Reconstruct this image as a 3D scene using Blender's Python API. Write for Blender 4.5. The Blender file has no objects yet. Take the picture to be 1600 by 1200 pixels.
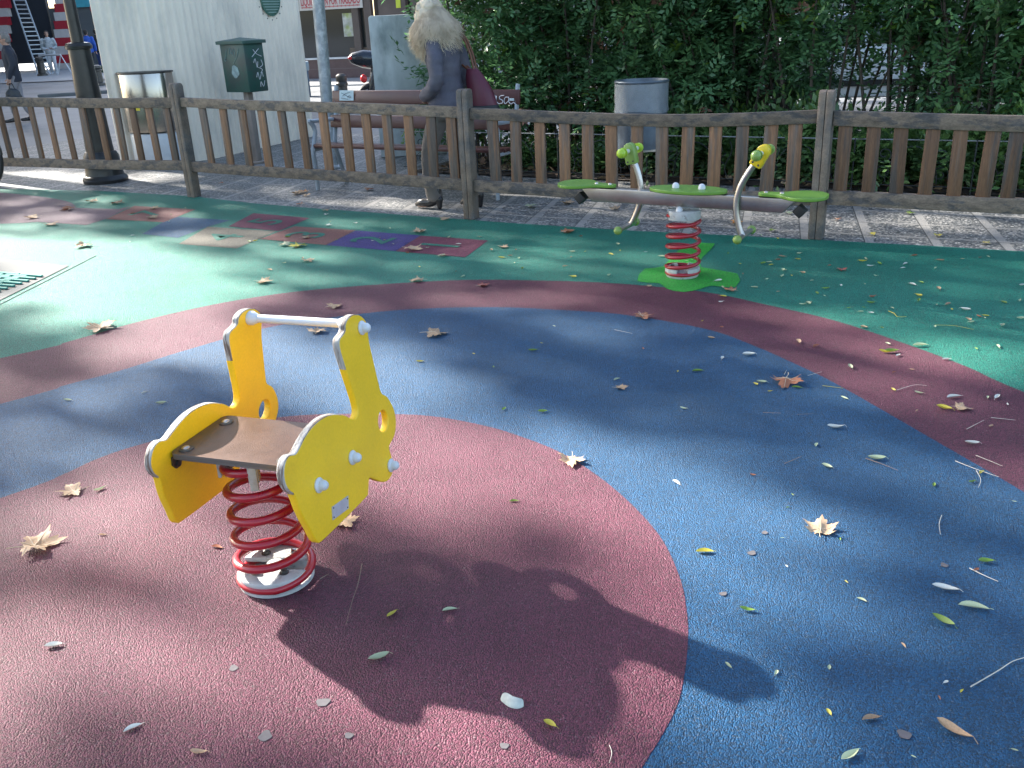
import bpy, bmesh, math, random
import numpy as np
from mathutils import Vector, Matrix, noise
random.seed(7); rng = np.random.default_rng(7)
R = math.radians
scene = bpy.context.scene
col = scene.collection
# ------------------------------------------------------------------ camera
FPX, HOR, ROLL, CH = 1430.0, 572.0, .047, 1.5
_p = math.atan(HOR/FPX); _r = math.atan(ROLL)
FW = Vector((0, math.cos(_p), -math.sin(_p))); RT = Vector((1, 0, 0)); UP = RT.cross(FW)
PR = math.cos(_r)*RT - math.sin(_r)*UP
PD = -math.cos(_r)*UP - math.sin(_r)*RT
cd = bpy.data.cameras.new('camera'); cam = bpy.data.objects.new('camera', cd); col.objects.link(cam)
cd.sensor_width = 36; cd.lens = 36*FPX/1600; cd.clip_end = 500; cd.clip_start = .05
m = Matrix((PR, -PD, -FW)).transposed().to_4x4(); m.translation = (0, 0, CH); cam.matrix_world = m
scene.camera = cam
CAM0 = Vector((0, 0, CH))
# ------------------------------------------------------------------ light
SUNV = Vector((1.42, -1.08, -1.0)).normalized()      # travel direction of the sunlight
w = bpy.data.worlds.new('World'); scene.world = w; w.use_nodes = True
nt = w.node_tree; sky = nt.nodes.new('ShaderNodeTexSky'); sky.sky_type = 'NISHITA'; sky.sun_disc = False
sky.sun_elevation = math.asin(-SUNV.z); sky.sun_rotation = math.atan2(-SUNV.x, -SUNV.y)
sky.air_density = 1.0; sky.dust_density = 2.0
bg = nt.nodes['Background']; bg.inputs[1].default_value = .095
nt.links.new(sky.outputs[0], bg.inputs[0])
sd = bpy.data.lights.new('sun', 'SUN'); sd.energy = 5.0; sd.angle = R(1.0); sd.color = (1, .95, .87)
so = bpy.data.objects.new('sun', sd); col.objects.link(so)
so.rotation_euler = (-SUNV).to_track_quat('Z', 'Y').to_euler(); so.location = (-8, 8, 12)
scene.view_settings.view_transform = 'Standard'; scene.view_settings.look = 'None'
scene.view_settings.exposure = 2.45; scene.view_settings.gamma = 1
scene.render.engine = 'CYCLES'; scene.cycles.use_denoising = True
scene.cycles.max_bounces = 5; scene.cycles.transparent_max_bounces = 6; scene.cycles.sample_clamp_indirect = 4

# ------------------------------------------------------------------ pixel helpers (photo pixel -> point in the world)
def ray(x, y): return FW*FPX + PR*(x-800) + PD*(y-600)
def at(x, y, z=0.0):
    d = ray(x, y); t = (z-CH)/d.z; return Vector((d.x*t, d.y*t, z))
def onplane(a, b, x, y):
    n = Vector((-(b-a).y, (b-a).x, 0)); d = ray(x, y); return CAM0 + d*((a-CAM0).dot(n)/d.dot(n))
def atdist(base, x, y):
    """point on the vertical plane through base that faces the camera"""
    n = Vector((base.x, base.y, 0)); d = ray(x, y); return CAM0 + d*((base-CAM0).dot(n)/d.dot(n))
def topix(p):
    v = Vector(p)-CAM0; w_ = v.dot(FW); return 800+FPX*v.dot(PR)/w_, 600+FPX*v.dot(PD)/w_

# ------------------------------------------------------------------ materials
def node(nt, t, **k):
    n = nt.nodes.new(t)
    for a, b in k.items():
        if a.startswith('i_'): n.inputs[a[2:].replace('_', ' ')].default_value = b
        else: setattr(n, a, b)
    return n
def M(name, c, rough=.6, metal=0.0, var=.18, vs=6.0, stretch=(1, 1, 1), bump=0.0, bs=60.0, c2=None, c2s=3.0, c2t=(.45, .62), rnd=0.0, spec=.5, transl=0.0, fine=0.0, fs=200.0, coat=0.0, rotz=0.0):
    mt = bpy.data.materials.new(name); mt.use_nodes = True; nt = mt.node_tree; L = nt.links.new
    b = nt.nodes['Principled BSDF']; b.inputs['Roughness'].default_value = rough; b.inputs['Metallic'].default_value = metal
    b.inputs['Specular IOR Level'].default_value = spec; b.inputs['Coat Weight'].default_value = coat
    tc = node(nt, 'ShaderNodeTexCoord'); mp = node(nt, 'ShaderNodeMapping'); mp.inputs['Scale'].default_value = stretch; mp.inputs['Rotation'].default_value = (0, 0, rotz)
    L(tc.outputs['Object'], mp.inputs[0])
    base = node(nt, 'ShaderNodeRGB'); base.outputs[0].default_value = (*c, 1); out = base.outputs[0]
    if c2:
        n2 = node(nt, 'ShaderNodeTexNoise', i_Scale=c2s, i_Detail=6.0, i_Roughness=.65); L(mp.outputs[0], n2.inputs['Vector'])
        mr = node(nt, 'ShaderNodeMapRange'); mr.inputs[1].default_value, mr.inputs[2].default_value = c2t; L(n2.outputs[0], mr.inputs[0])
        mx = node(nt, 'ShaderNodeMix', data_type='RGBA'); L(mr.outputs[0], mx.inputs[0]); L(out, mx.inputs[6]); mx.inputs[7].default_value = (*c2, 1); out = mx.outputs[2]
    def bright(sig, amt, out):
        mr = node(nt, 'ShaderNodeMapRange'); mr.inputs[1].default_value, mr.inputs[2].default_value = .25, .75
        mr.inputs[3].default_value, mr.inputs[4].default_value = 1-amt, 1+amt; L(sig, mr.inputs[0])
        h = node(nt, 'ShaderNodeHueSaturation'); L(out, h.inputs['Color']); L(mr.outputs[0], h.inputs['Value']); return h.outputs[0]
    if var:
        n1 = node(nt, 'ShaderNodeTexNoise', i_Scale=vs, i_Detail=5.0, i_Roughness=.6); L(mp.outputs[0], n1.inputs['Vector']); out = bright(n1.outputs[0], var, out)
        rr = node(nt, 'ShaderNodeMapRange'); rr.inputs[3].default_value = max(.03, rough-.1); rr.inputs[4].default_value = min(1, rough+.1); L(n1.outputs[0], rr.inputs[0]); L(rr.outputs[0], b.inputs['Roughness'])
    if fine:
        n3 = node(nt, 'ShaderNodeTexNoise', i_Scale=fs, i_Detail=2.0); L(mp.outputs[0], n3.inputs['Vector']); out = bright(n3.outputs[0], fine, out)
    if rnd:
        oi = node(nt, 'ShaderNodeObjectInfo'); mr = node(nt, 'ShaderNodeMapRange'); mr.inputs[3].default_value, mr.inputs[4].default_value = 1-rnd, 1+rnd; L(oi.outputs['Random'], mr.inputs[0])
        h = node(nt, 'ShaderNodeHueSaturation'); L(out, h.inputs['Color']); L(mr.outputs[0], h.inputs['Value']); out = h.outputs[0]
    L(out, b.inputs['Base Color'])
    if bump:
        nb = node(nt, 'ShaderNodeTexNoise', i_Scale=bs, i_Detail=4.0, i_Roughness=.6); L(mp.outputs[0], nb.inputs['Vector'])
        bm_ = node(nt, 'ShaderNodeBump'); bm_.inputs['Strength'].default_value = bump; bm_.inputs['Distance'].default_value = .004; L(nb.outputs[0], bm_.inputs['Height']); L(bm_.outputs[0], b.inputs['Normal'])
    if transl:
        tr = node(nt, 'ShaderNodeBsdfTranslucent'); L(out, tr.inputs[0]); ms = node(nt, 'ShaderNodeMixShader'); ms.inputs[0].default_value = transl
        L(b.outputs[0], ms.inputs[1]); L(tr.outputs[0], ms.inputs[2]); L(ms.outputs[0], nt.nodes['Material Output'].inputs[0])
    return mt
def rubber(name, c, dark=.6):
    """poured rubber granulate: 3 mm grains, each with its own tone, pits between them, a little shine"""
    mt = bpy.data.materials.new(name); mt.use_nodes = True; nt = mt.node_tree; L = nt.links.new; b = nt.nodes['Principled BSDF']
    tc = node(nt, 'ShaderNodeTexCoord')
    vo = node(nt, 'ShaderNodeTexVoronoi', i_Scale=250.0); L(tc.outputs['Object'], vo.inputs['Vector'])
    nf = node(nt, 'ShaderNodeTexNoise', i_Scale=420.0, i_Detail=2.0); L(tc.outputs['Object'], nf.inputs['Vector'])
    nm = node(nt, 'ShaderNodeTexNoise', i_Scale=2.2, i_Detail=7.0, i_Roughness=.65); L(tc.outputs['Object'], nm.inputs['Vector'])
    nd = node(nt, 'ShaderNodeTexNoise', i_Scale=130.0, i_Detail=3.0, i_Roughness=.7); L(tc.outputs['Object'], nd.inputs['Vector'])
    sep = node(nt, 'ShaderNodeSeparateColor'); L(vo.outputs['Color'], sep.inputs[0])
    mr = node(nt, 'ShaderNodeMapRange'); mr.inputs[3].default_value, mr.inputs[4].default_value = .45, 1.6; L(sep.outputs[0], mr.inputs[0])
    h = node(nt, 'ShaderNodeHueSaturation'); h.inputs['Color'].default_value = (*c, 1); L(mr.outputs[0], h.inputs['Value'])
    m2 = node(nt, 'ShaderNodeMapRange'); m2.inputs[1].default_value, m2.inputs[2].default_value = .3, .7; m2.inputs[3].default_value, m2.inputs[4].default_value = .82, 1.16; L(nm.outputs[0], m2.inputs[0])
    h2 = node(nt, 'ShaderNodeHueSaturation'); L(h.outputs[0], h2.inputs['Color']); L(m2.outputs[0], h2.inputs['Value'])
    # dust that has settled on the grains, and sparse pale grains
    dust = node(nt, 'ShaderNodeMapRange'); dust.inputs[1].default_value, dust.inputs[2].default_value = .42, .8; dust.inputs[4].default_value = .05; L(nm.outputs[0], dust.inputs[0])
    mx = node(nt, 'ShaderNodeMix', data_type='RGBA'); L(dust.outputs[0], mx.inputs[0]); L(h2.outputs[0], mx.inputs[6]); mx.inputs[7].default_value = (.22, .2, .18, 1)
    pg = node(nt, 'ShaderNodeMapRange'); pg.inputs[1].default_value, pg.inputs[2].default_value = .965, .975; pg.inputs[4].default_value = .15; L(sep.outputs[1], pg.inputs[0])
    mx2 = node(nt, 'ShaderNodeMix', data_type='RGBA'); L(pg.outputs[0], mx2.inputs[0]); L(mx.outputs[2], mx2.inputs[6]); mx2.inputs[7].default_value = (.42, .42, .4, 1)
    L(mx2.outputs[2], b.inputs['Base Color'])
    b.inputs['Roughness'].default_value = .47; b.inputs['Specular IOR Level'].default_value = .36
    ad = node(nt, 'ShaderNodeMath', operation='MULTIPLY_ADD'); L(vo.outputs['Distance'], ad.inputs[0]); ad.inputs[1].default_value = -1.5
    sc = node(nt, 'ShaderNodeMath', operation='MULTIPLY'); L(nd.outputs[0], sc.inputs[0]); sc.inputs[1].default_value = .35; L(sc.outputs[0], ad.inputs[2])
    bp = node(nt, 'ShaderNodeBump'); bp.inputs['Strength'].default_value = 1.0; bp.inputs['Distance'].default_value = .0042; L(ad.outputs[0], bp.inputs['Height']); L(bp.outputs[0], b.inputs['Normal'])
    return mt
def paving(name):
    """washed-pebble slabs with paler smooth strips between them"""
    mt = bpy.data.materials.new(name); mt.use_nodes = True; nt = mt.node_tree; L = nt.links.new; b = nt.nodes['Principled BSDF']
    tc = node(nt, 'ShaderNodeTexCoord'); mp = node(nt, 'ShaderNodeMapping'); mp.inputs['Rotation'].default_value = (0, 0, R(27.0)); mp.inputs['Location'].default_value = (.19, .05, 0)
    L(tc.outputs['Object'], mp.inputs[0]); sp = node(nt, 'ShaderNodeSeparateXYZ'); L(mp.outputs[0], sp.inputs[0])
    sh = node(nt, 'ShaderNodeMath', operation='MULTIPLY_ADD'); L(sp.outputs[1], sh.inputs[0]); sh.inputs[1].default_value = .19; L(sp.outputs[0], sh.inputs[2])
    def strip(sig, period, width):
        a = node(nt, 'ShaderNodeMath', operation='DIVIDE'); L(sig, a.inputs[0]); a.inputs[1].default_value = period
        f = node(nt, 'ShaderNodeMath', operation='FRACT'); L(a.outputs[0], f.inputs[0])
        l = node(nt, 'ShaderNodeMath', operation='LESS_THAN'); L(f.outputs[0], l.inputs[0]); l.inputs[1].default_value = width/period
        g = node(nt, 'ShaderNodeMath', operation='LESS_THAN'); L(f.outputs[0], g.inputs[0]); g.inputs[1].default_value = .008/period; return l.outputs[0], g.outputs[0]
    s1, g1 = strip(sh.outputs[0], .42, .065); s2, g2 = strip(sp.outputs[1], .42, .042)
    mxm = node(nt, 'ShaderNodeMath', operation='MAXIMUM'); L(s1, mxm.inputs[0]); L(s2, mxm.inputs[1])
    mg = node(nt, 'ShaderNodeMath', operation='MAXIMUM'); L(g1, mg.inputs[0]); L(g2, mg.inputs[1])
    vo = node(nt, 'ShaderNodeTexVoronoi', i_Scale=75.0); L(tc.outputs['Object'], vo.inputs['Vector'])
    sc = node(nt, 'ShaderNodeSeparateColor'); L(vo.outputs['Color'], sc.inputs[0])
    cr = node(nt, 'ShaderNodeValToRGB'); e = cr.color_ramp.elements; e[0].color = (.035, .038, .04, 1); e[1].color = (.42, .40, .37, 1)
    e.new(.5).color = (.10, .105, .105, 1); e.new(.8).color = (.22, .21, .195, 1); L(sc.outputs[0], cr.inputs[0])
    mx = node(nt, 'ShaderNodeMix', data_type='RGBA'); L(mxm.outputs[0], mx.inputs[0]); L(cr.outputs[0], mx.inputs[6]); mx.inputs[7].default_value = (.24, .23, .215, 1)
    mx2 = node(nt, 'ShaderNodeMix', data_type='RGBA'); L(mg.outputs[0], mx2.inputs[0]); L(mx.outputs[2], mx2.inputs[6]); mx2.inputs[7].default_value = (.05, .05, .048, 1)
    nm = node(nt, 'ShaderNodeTexNoise', i_Scale=1.6, i_Detail=6.0); L(tc.outputs['Object'], nm.inputs['Vector'])
    nf = node(nt, 'ShaderNodeTexNoise', i_Scale=150.0, i_Detail=2.0); L(tc.outputs['Object'], nf.inputs['Vector'])
    ml = node(nt, 'ShaderNodeMath', operation='ADD'); L(nm.outputs[0], ml.inputs[0]); L(nf.outputs[0], ml.inputs[1])
    mr = node(nt, 'ShaderNodeMapRange'); mr.inputs[1].default_value, mr.inputs[2].default_value = .6, 1.4; mr.inputs[3].default_value, mr.inputs[4].default_value = .7, 1.3; L(ml.outputs[0], mr.inputs[0])
    h = node(nt, 'ShaderNodeHueSaturation'); L(mx2.outputs[2], h.inputs['Color']); L(mr.outputs[0], h.inputs['Value']); L(h.outputs[0], b.inputs['Base Color'])
    b.inputs['Roughness'].default_value = .55
    bp = node(nt, 'ShaderNodeBump', invert=True); bp.inputs['Strength'].default_value = .6; bp.inputs['Distance'].default_value = .004; L(vo.outputs['Distance'], bp.inputs['Height']); L(bp.outputs[0], b.inputs['Normal'])
    return mt

TEAL = rubber('teal_rubber', (.004, .155, .108)); MAROON = rubber('maroon_rubber', (.098, .020, .040)); BLUE = rubber('blue_rubber', (.0004, .053, .128))
PAVE = paving('pebble_paving')
RAILW = M('rail_wood', (.155, .115, .083), .75, var=.5, vs=9, stretch=(.35, 3, 3.5), bump=.6, bs=40, c2=(.07, .062, .058), c2s=5, c2t=(.5, .6), rnd=.2, fine=.25, fs=60, rotz=R(29.3))
WOOD = M('weathered_wood', (.15, .112, .082), .75, var=.45, vs=7, stretch=(1, 1, 1), bump=.5, bs=40, c2=(.085, .08, .075), c2s=4, rnd=.2, fine=.2, fs=90)
PICKET = M('picket_wood', (.165, .082, .04), .7, var=.5, vs=13, stretch=(4, 4, .25), bump=.5, bs=60, c2=(.095, .075, .062), c2s=3.5, c2t=(.48, .6), rnd=.4, fine=.25, fs=90)
YEL = M('yellow_panel', (.88, .53, .012), .42, var=.07, vs=5, bump=.12, bs=300, c2=(.74, .42, .012), c2s=4, c2t=(.55, .8), fine=.05, fs=150)
WORN = M('worn_plywood_edge', (.40, .37, .33), .65, var=.55, vs=16, stretch=(1, 9, 1), c2=(.16, .11, .08), c2s=12, c2t=(.5, .58), bump=.5, bs=150)
SEATB = M('brown_board', (.085, .045, .03), .34, var=.25, vs=9, bump=.35, bs=420, c2=(.13, .085, .06), c2s=6, c2t=(.5, .75), fine=.14, fs=380)
PLY = M('plywood_layers', (.12, .10, .085), .75, var=.6, vs=9, stretch=(.15, .15, 28), bump=.4, bs=60)
WHITEP = M('white_plastic', (.60, .61, .62), .38, var=.08, vs=20)
RED = M('red_coated_steel', (.34, .008, .018), .3, var=.12, vs=14, coat=.25, bump=.05, bs=200)
CAST = M('grey_cast_iron', (.42, .42, .40), .6, var=.2, vs=25, bump=.5, bs=300, c2=(.22, .2, .18), c2s=30, c2t=(.6, .7))
STEEL = M('brushed_steel', (.50, .47, .44), .33, 1.0, var=.12, vs=10, c2=(.38, .33, .30), c2s=5)
DKMET = M('dark_metal', (.07, .065, .06), .45, .6, var=.3, vs=30)
GREENP = M('green_plastic', (.12, .255, .025), .38, var=.1, vs=8, bump=.1, bs=200)
LIME = M('lime_plastic', (.34, .50, .035), .3, var=.05)
OLIVE = M('pale_green_plastic', (.19, .29, .06), .35, var=.12, vs=30)
YEL2 = M('yellow_plastic', (.66, .48, .015), .35, var=.12, vs=30)
BLACK = M('black_rubber', (.012, .012, .012), .6, var=.3)
GREY = M('grey_metal', (.27, .29, .30), .45, .5, var=.2, vs=9, c2=(.17, .17, .17), c2s=7)

# ------------------------------------------------------------------ mesh builder
class MB:
    def __init__(s): s.v = []; s.f = []; s.m = []
    def add(s, vs, fs, mi=0):
        o = len(s.v); s.v += [Vector(v) for v in vs]; s.f += [tuple(i+o for i in f) for f in fs]; s.m += [mi]*len(fs); return s
    def box(s, c, sz, rot=None, mi=0):
        c = Vector(c); x, y, z = [a/2 for a in sz]; rot = rot or Matrix.Identity(3)
        vs = [c + rot @ Vector((a*x, b*y, d*z)) for a in (-1, 1) for b in (-1, 1) for d in (-1, 1)]
        return s.add(vs, [(0, 1, 3, 2), (4, 6, 7, 5), (0, 4, 5, 1), (2, 3, 7, 6), (0, 2, 6, 4), (1, 5, 7, 3)], mi)
    def bar(s, a, b, w_, h_, up=(0, 0, 1), mi=0):
        a, b = Vector(a), Vector(b); x = (b-a).normalized(); y = Vector(up).cross(x).normalized(); z = x.cross(y)
        return s.box((a+b)/2, ((b-a).length, w_, h_), Matrix((x, y, z)).transposed(), mi)
    def tube(s, pts, r, n=10, closed=False, mi=0, flat=1.0):
        pts = [Vector(p) for p in pts]; k = len(pts); rr = r if isinstance(r, (list, tuple)) else [r]*k
        prev = None; vs = []
        for i, p in enumerate(pts):
            t = ((pts[(i+1) % k] if closed or i < k-1 else p) - (pts[i-1] if closed or i > 0 else p)).normalized()
            if prev is None: prev = t.orthogonal().normalized()
            u = (prev - t*prev.dot(t)).normalized(); prev = u; v = t.cross(u)
            for j in range(n):
                a = 2*math.pi*j/n; vs.append(p + (u*math.cos(a) + v*math.sin(a)*flat)*rr[i])
        fs = [(i*n+j, i*n+(j+1) % n, ((i+1) % k)*n+(j+1) % n, ((i+1) % k)*n+j) for i in range(k if closed else k-1) for j in range(n)]
        if not closed: fs += [tuple(range(n))[::-1], tuple((k-1)*n+j for j in range(n))]
        return s.add(vs, fs, mi)
    def lathe(s, prof, c=(0, 0, 0), ax=(0, 0, 1), n=24, mi=0, sx=1, sy=1):
        c = Vector(c); q = Vector(ax).to_track_quat('Z', 'Y').to_matrix(); vs = []
        for r, h in prof:
            for j in range(n):
                a = 2*math.pi*j/n; vs.append(c + q @ Vector((r*math.cos(a)*sx, r*math.sin(a)*sy, h)))
        k = len(prof); fs = [(i*n+j, i*n+(j+1) % n, (i+1)*n+(j+1) % n, (i+1)*n+j) for i in range(k-1) for j in range(n)]
        if prof[0][0] > 0: fs.append(tuple(range(n))[::-1])
        if prof[-1][0] > 0: fs.append(tuple((k-1)*n+j for j in range(n)))
        return s.add(vs, fs, mi)
    def ball(s, c, r, n=14, mi=0, sc=(1, 1, 1)):
        k = 9; vs = []; fs = []
        for i in range(k):
            t = math.pi*(i+.0)/(k-1)
            for j in range(n):
                a = 2*math.pi*j/n; vs.append(Vector(c)+Vector((math.sin(t)*math.cos(a)*r*sc[0], math.sin(t)*math.sin(a)*r*sc[1], math.cos(t)*r*sc[2])))
        fs = [(i*n+j, (i+1)*n+j, (i+1)*n+(j+1) % n, i*n+(j+1) % n) for i in range(k-1) for j in range(n)]
        return s.add(vs, fs, mi)
    def prism(s, poly, z0, z1, fr=None, mi=0):
        fr = fr or (lambda a, b, z: Vector((a, b, z))); k = len(poly)
        vs = [fr(a, b, z0) for a, b in poly] + [fr(a, b, z1) for a, b in poly]
        return s.add(vs, [tuple(range(k))[::-1], tuple(range(k, 2*k))] + [(i, (i+1) % k, k+(i+1) % k, k+i) for i in range(k)], mi)
    def build(s, name, mats, parent=None, world=False, bevel=0, ang=35, smooth=True):
        vs = s.v
        if world and parent is not None:
            inv = WM[parent.name].inverted(); vs = [inv @ v for v in vs]
        me = bpy.data.meshes.new(name); me.from_pydata([tuple(v) for v in vs], [], s.f)
        for mt in (mats if isinstance(mats, (list, tuple)) else [mats]): me.materials.append(mt)
        me.polygons.foreach_set('material_index', s.m); me.update()
        bm = bmesh.new(); bm.from_mesh(me); bmesh.ops.remove_doubles(bm, verts=bm.verts, dist=1e-5)
        if len(s.f) < 60000: bmesh.ops.recalc_face_normals(bm, faces=bm.faces)
        if bevel:
            es = [e for e in bm.edges if len(e.link_faces) == 2 and e.calc_face_angle(0) > .6]
            bmesh.ops.bevel(bm, geom=es, offset=bevel, segments=2, affect='EDGES', clamp_overlap=True, profile=.5)
        bm.to_mesh(me); bm.free()
        if smooth:
            me.shade_smooth(); me.set_sharp_from_angle(angle=R(ang))
        o = bpy.data.objects.new(name, me); col.objects.link(o)
        if parent is not None: o.parent = parent
        return o
WM = {}
def tag(o, label=None, cat=None, group=None, kind=None):
    if label: o['label'] = label
    if cat: o['category'] = cat
    if group: o['group'] = group
    if kind: o['kind'] = kind
    return o
def thing(name, label, cat, loc=(0, 0, 0), rz=0, group=None):
    o = bpy.data.objects.new(name, None); col.objects.link(o); o.location = loc; o.rotation_euler = (0, 0, rz); o.empty_display_size = .1
    WM[o.name] = Matrix.Translation(loc) @ Matrix.Rotation(rz, 4, 'Z'); return tag(o, label, cat, group)
def copy_tree(o, parent=None):
    c = o.copy(); col.objects.link(c); c.parent = parent
    for ch in list(o.children): copy_tree(ch, c)
    return c
def frompoly(pts, n=6, closed=True):
    """Catmull-Rom through 2D points"""
    k = len(pts); out = []
    for i in range(k if closed else k-1):
        g = lambda j: pts[(i+j) % k] if closed else pts[min(max(i+j, 0), k-1)]
        p0, p1, p2, p3 = g(-1), g(0), g(1), g(2)
        for j in range(n):
            t = j/n; out.append(tuple(.5*((2*b)+(-a+c)*t+(2*a-5*b+4*c-d)*t*t+(-a+3*b-3*c+d)*t**3) for a, b, c, d in zip(p0, p1, p2, p3)))
    if not closed: out.append(tuple(pts[-1]))
    return out
def curve_plate(name, loops, half, bev, mats, parent, mw, worn=None):
    cu = bpy.data.curves.new(name, 'CURVE'); cu.dimensions = '2D'; cu.fill_mode = 'BOTH'; cu.extrude = half-bev; cu.bevel_depth = bev; cu.bevel_resolution = 2
    cu.offset = -bev
    for lp in loops:
        sp = cu.splines.new('POLY'); sp.points.add(len(lp)-1); sp.use_cyclic_u = True
        for p, q in zip(sp.points, lp): p.co = (q[0], q[1], 0, 1)
    t = bpy.data.objects.new('t', cu); col.objects.link(t); bpy.context.view_layer.update()
    me = bpy.data.meshes.new_from_object(t.evaluated_get(bpy.context.evaluated_depsgraph_get())); bpy.data.objects.remove(t)
    me.name = name; me.materials.clear()
    for mt in mats: me.materials.append(mt)
    for p in me.polygons: p.material_index = 1 if (worn and abs(p.normal.z) < .93 and worn(p.center)) else 0
    me.transform(mw); me.shade_smooth(); me.set_sharp_from_angle(angle=R(40))
    o = bpy.data.objects.new(name, me); col.objects.link(o); o.parent = parent; return o
def textmesh(body, size, mw, name, mt, parent, ext=.0008, bold=0.0, sx=1.0):
    cu = bpy.data.curves.new(name, 'FONT'); cu.body = body; cu.size = size; cu.align_x = 'CENTER'; cu.align_y = 'CENTER'; cu.extrude = ext; cu.offset = bold; cu.resolution_u = 4
    t = bpy.data.objects.new('t', cu); col.objects.link(t); bpy.context.view_layer.update()
    me = bpy.data.meshes.new_from_object(t.evaluated_get(bpy.context.evaluated_depsgraph_get())); bpy.data.objects.remove(t)
    me.transform(mw @ Matrix.Diagonal((sx, 1, 1, 1))); me.materials.clear(); me.materials.append(mt); me.name = name
    o = bpy.data.objects.new(name, me); col.objects.link(o)
    if parent is not None: o.parent = parent
    return o
def skin(name, verts, edges, mt, parent, sub=2, root=0, flat=None):
    """a continuous surface grown on a skeleton; verts: list of (x,y,z,rx[,ry])"""
    me = bpy.data.meshes.new(name); me.from_pydata([v[:3] for v in verts], edges, [])
    t = bpy.data.objects.new('t', me); col.objects.link(t)
    sk = t.modifiers.new('Skin', 'SKIN'); sk.use_smooth_shade = True; sk.branch_smoothing = .4
    for i, v in enumerate(verts):
        d = me.skin_vertices[0].data[i]; d.radius = (v[3], v[4] if len(v) > 4 else v[3]); d.use_root = (i == root)
    sb = t.modifiers.new('Sub', 'SUBSURF'); sb.levels = sub; sb.render_levels = sub
    bpy.context.view_layer.update()
    m2 = bpy.data.meshes.new_from_object(t.evaluated_get(bpy.context.evaluated_depsgraph_get())); bpy.data.objects.remove(t)
    m2.name = name; m2.materials.clear(); m2.materials.append(mt); m2.shade_smooth()
    o = bpy.data.objects.new(name, m2); col.objects.link(o); o.parent = parent; return o
def loft(rings, n=20, cap=True):
    """rings: (cx,cy,cz,rx,ry) stacked; returns MB"""
    b = MB(); vs = []; k = len(rings)
    for cx, cy, cz, rx, ry in rings:
        for j in range(n):
            a = 2*math.pi*j/n; vs.append((cx+rx*math.cos(a), cy+ry*math.sin(a), cz))
    fs = [(i*n+j, i*n+(j+1) % n, (i+1)*n+(j+1) % n, (i+1)*n+j) for i in range(k-1) for j in range(n)]
    if cap: fs += [tuple(range(n))[::-1], tuple((k-1)*n+j for j in range(n))]
    b.add(vs, fs); return b

# ------------------------------------------------------------------ ground
AD = Vector((.872, -.489, 0)).normalized()     # along the fence, to the right
AN = Vector((-AD.y, AD.x, 0))                  # away from the camera
def sheet(name, pts, z, mt, kind='structure', th=.0, dense=0):
    b = MB(); b.add([(p[0], p[1], z) for p in pts], [tuple(range(len(pts)))])
    o = b.build(name, mt, smooth=False); return tag(o, kind=kind)
def gp(l): return [tuple(at(*p)[:2]) for p in l]
ASPH = M('street_asphalt', (.16, .165, .17), .6, var=.25, vs=.6, bump=.4, bs=60, fine=.25, fs=70, c2=(.11, .115, .12), c2s=.5)
STPAV = M('street_paving', (.30, .30, .30), .55, var=.2, vs=1.0, bump=.3, bs=30, fine=.15, fs=40)
SOIL = M('bed_soil', (.055, .04, .03), .9, var=.5, vs=12, bump=1, bs=40)
sheet('ground', [(-150, -60), (150, -60), (150, 160), (-150, 160)], -.012, ASPH)
def along(o, a, n_): return Vector(o) + AD*a + AN*n_
F0 = at(737, 341)   # foot of the middle post
pv = [along(F0, -9.5, -.3), along(F0, 12, -.3), along(F0, 12, 2.0), along(F0, -1.4, 2.0), along(F0, -2.2, 4.8), along(F0, -9.5, 4.8)]
sheet('pavement', [p[:2] for p in pv], -.004, PAVE)
# rubber surface: its far edge runs just in front of the fence
edge = gp([(0, 295), (150, 298), (300, 306.5), (400, 318), (500, 326), (650, 337), (800, 348.5), (1000, 361), (1150, 368), (1300, 376), (1450, 384), (1600, 393)])
e0, e1 = Vector(edge[0]), Vector(edge[-1])
left = [(-11, 12.6), (-8, 11.4)]; right = [(4.6, 4.85), (8, 3.1)]
rub = left + edge + right + [(8, -4), (-11, -4)]
sheet('rubber_surface', rub, 0.0, TEAL)
outer = frompoly([(-6.5, 1.6), (-4.6, 3.1)] + gp([(0, 560), (107, 534), (220, 502), (350, 473), (490, 453), (700, 438.5), (840, 438.5), (960, 443), (1098, 456), (1200, 477), (1300, 500), (1405, 534), (1510, 573), (1600, 613)]) + [(2.45, 2.5), (2.6, 1.5), (2.3, .2), (1, -1.5), (-3, -2), (-6, -1)], 5)
sheet('maroon_band', outer, .0012, MAROON)
blue = frompoly([(-5.4, 1.2), (-3.9, 2.5)] + gp([(0, 632), (100, 603), (187, 580), (300, 545), (430, 510), (580, 489), (680, 482), (780, 480.5), (860, 484), (972, 492), (1100, 514), (1176, 540), (1270, 582), (1320, 608), (1390, 648), (1450, 683), (1525, 726), (1600, 770)]) + [(1.85, 1.7), (1.75, .9), (1.2, -.3), (-1, -1), (-4, -.6)], 5)
sheet('blue_band', blue, .0024, BLUE)
inner = frompoly([(-3.1, 1.2), (-2.7, 2.1)] + gp([(0, 780), (100, 742), (150, 719), (215, 697), (330, 668), (470, 650), (600, 648), (680, 652), (760, 667), (810, 682), (867, 704), (920, 735), (977, 780), (1030, 838), (1061, 901), (1073, 958), (1074, 1016), (1061, 1095), (1030, 1158), (1004, 1200)]) + [(.02, 1.15), (-.6, .75), (-1.6, .45), (-2.6, .6)], 5)
sheet('maroon_disc', inner, .0036, MAROON)
PATCH = rubber('bright_green_rubber', (.02, .34, .03))
sheet('green_patch', frompoly(gp([(996, 440), (1008, 420), (1036, 417), (1068, 385), (1117, 381), (1098, 402), (1096, 418), (1152, 428), (1149, 449), (1112, 447), (1095, 452), (1068, 457), (1042, 452), (1030, 443)]), 2), .0030, PATCH)
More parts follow.
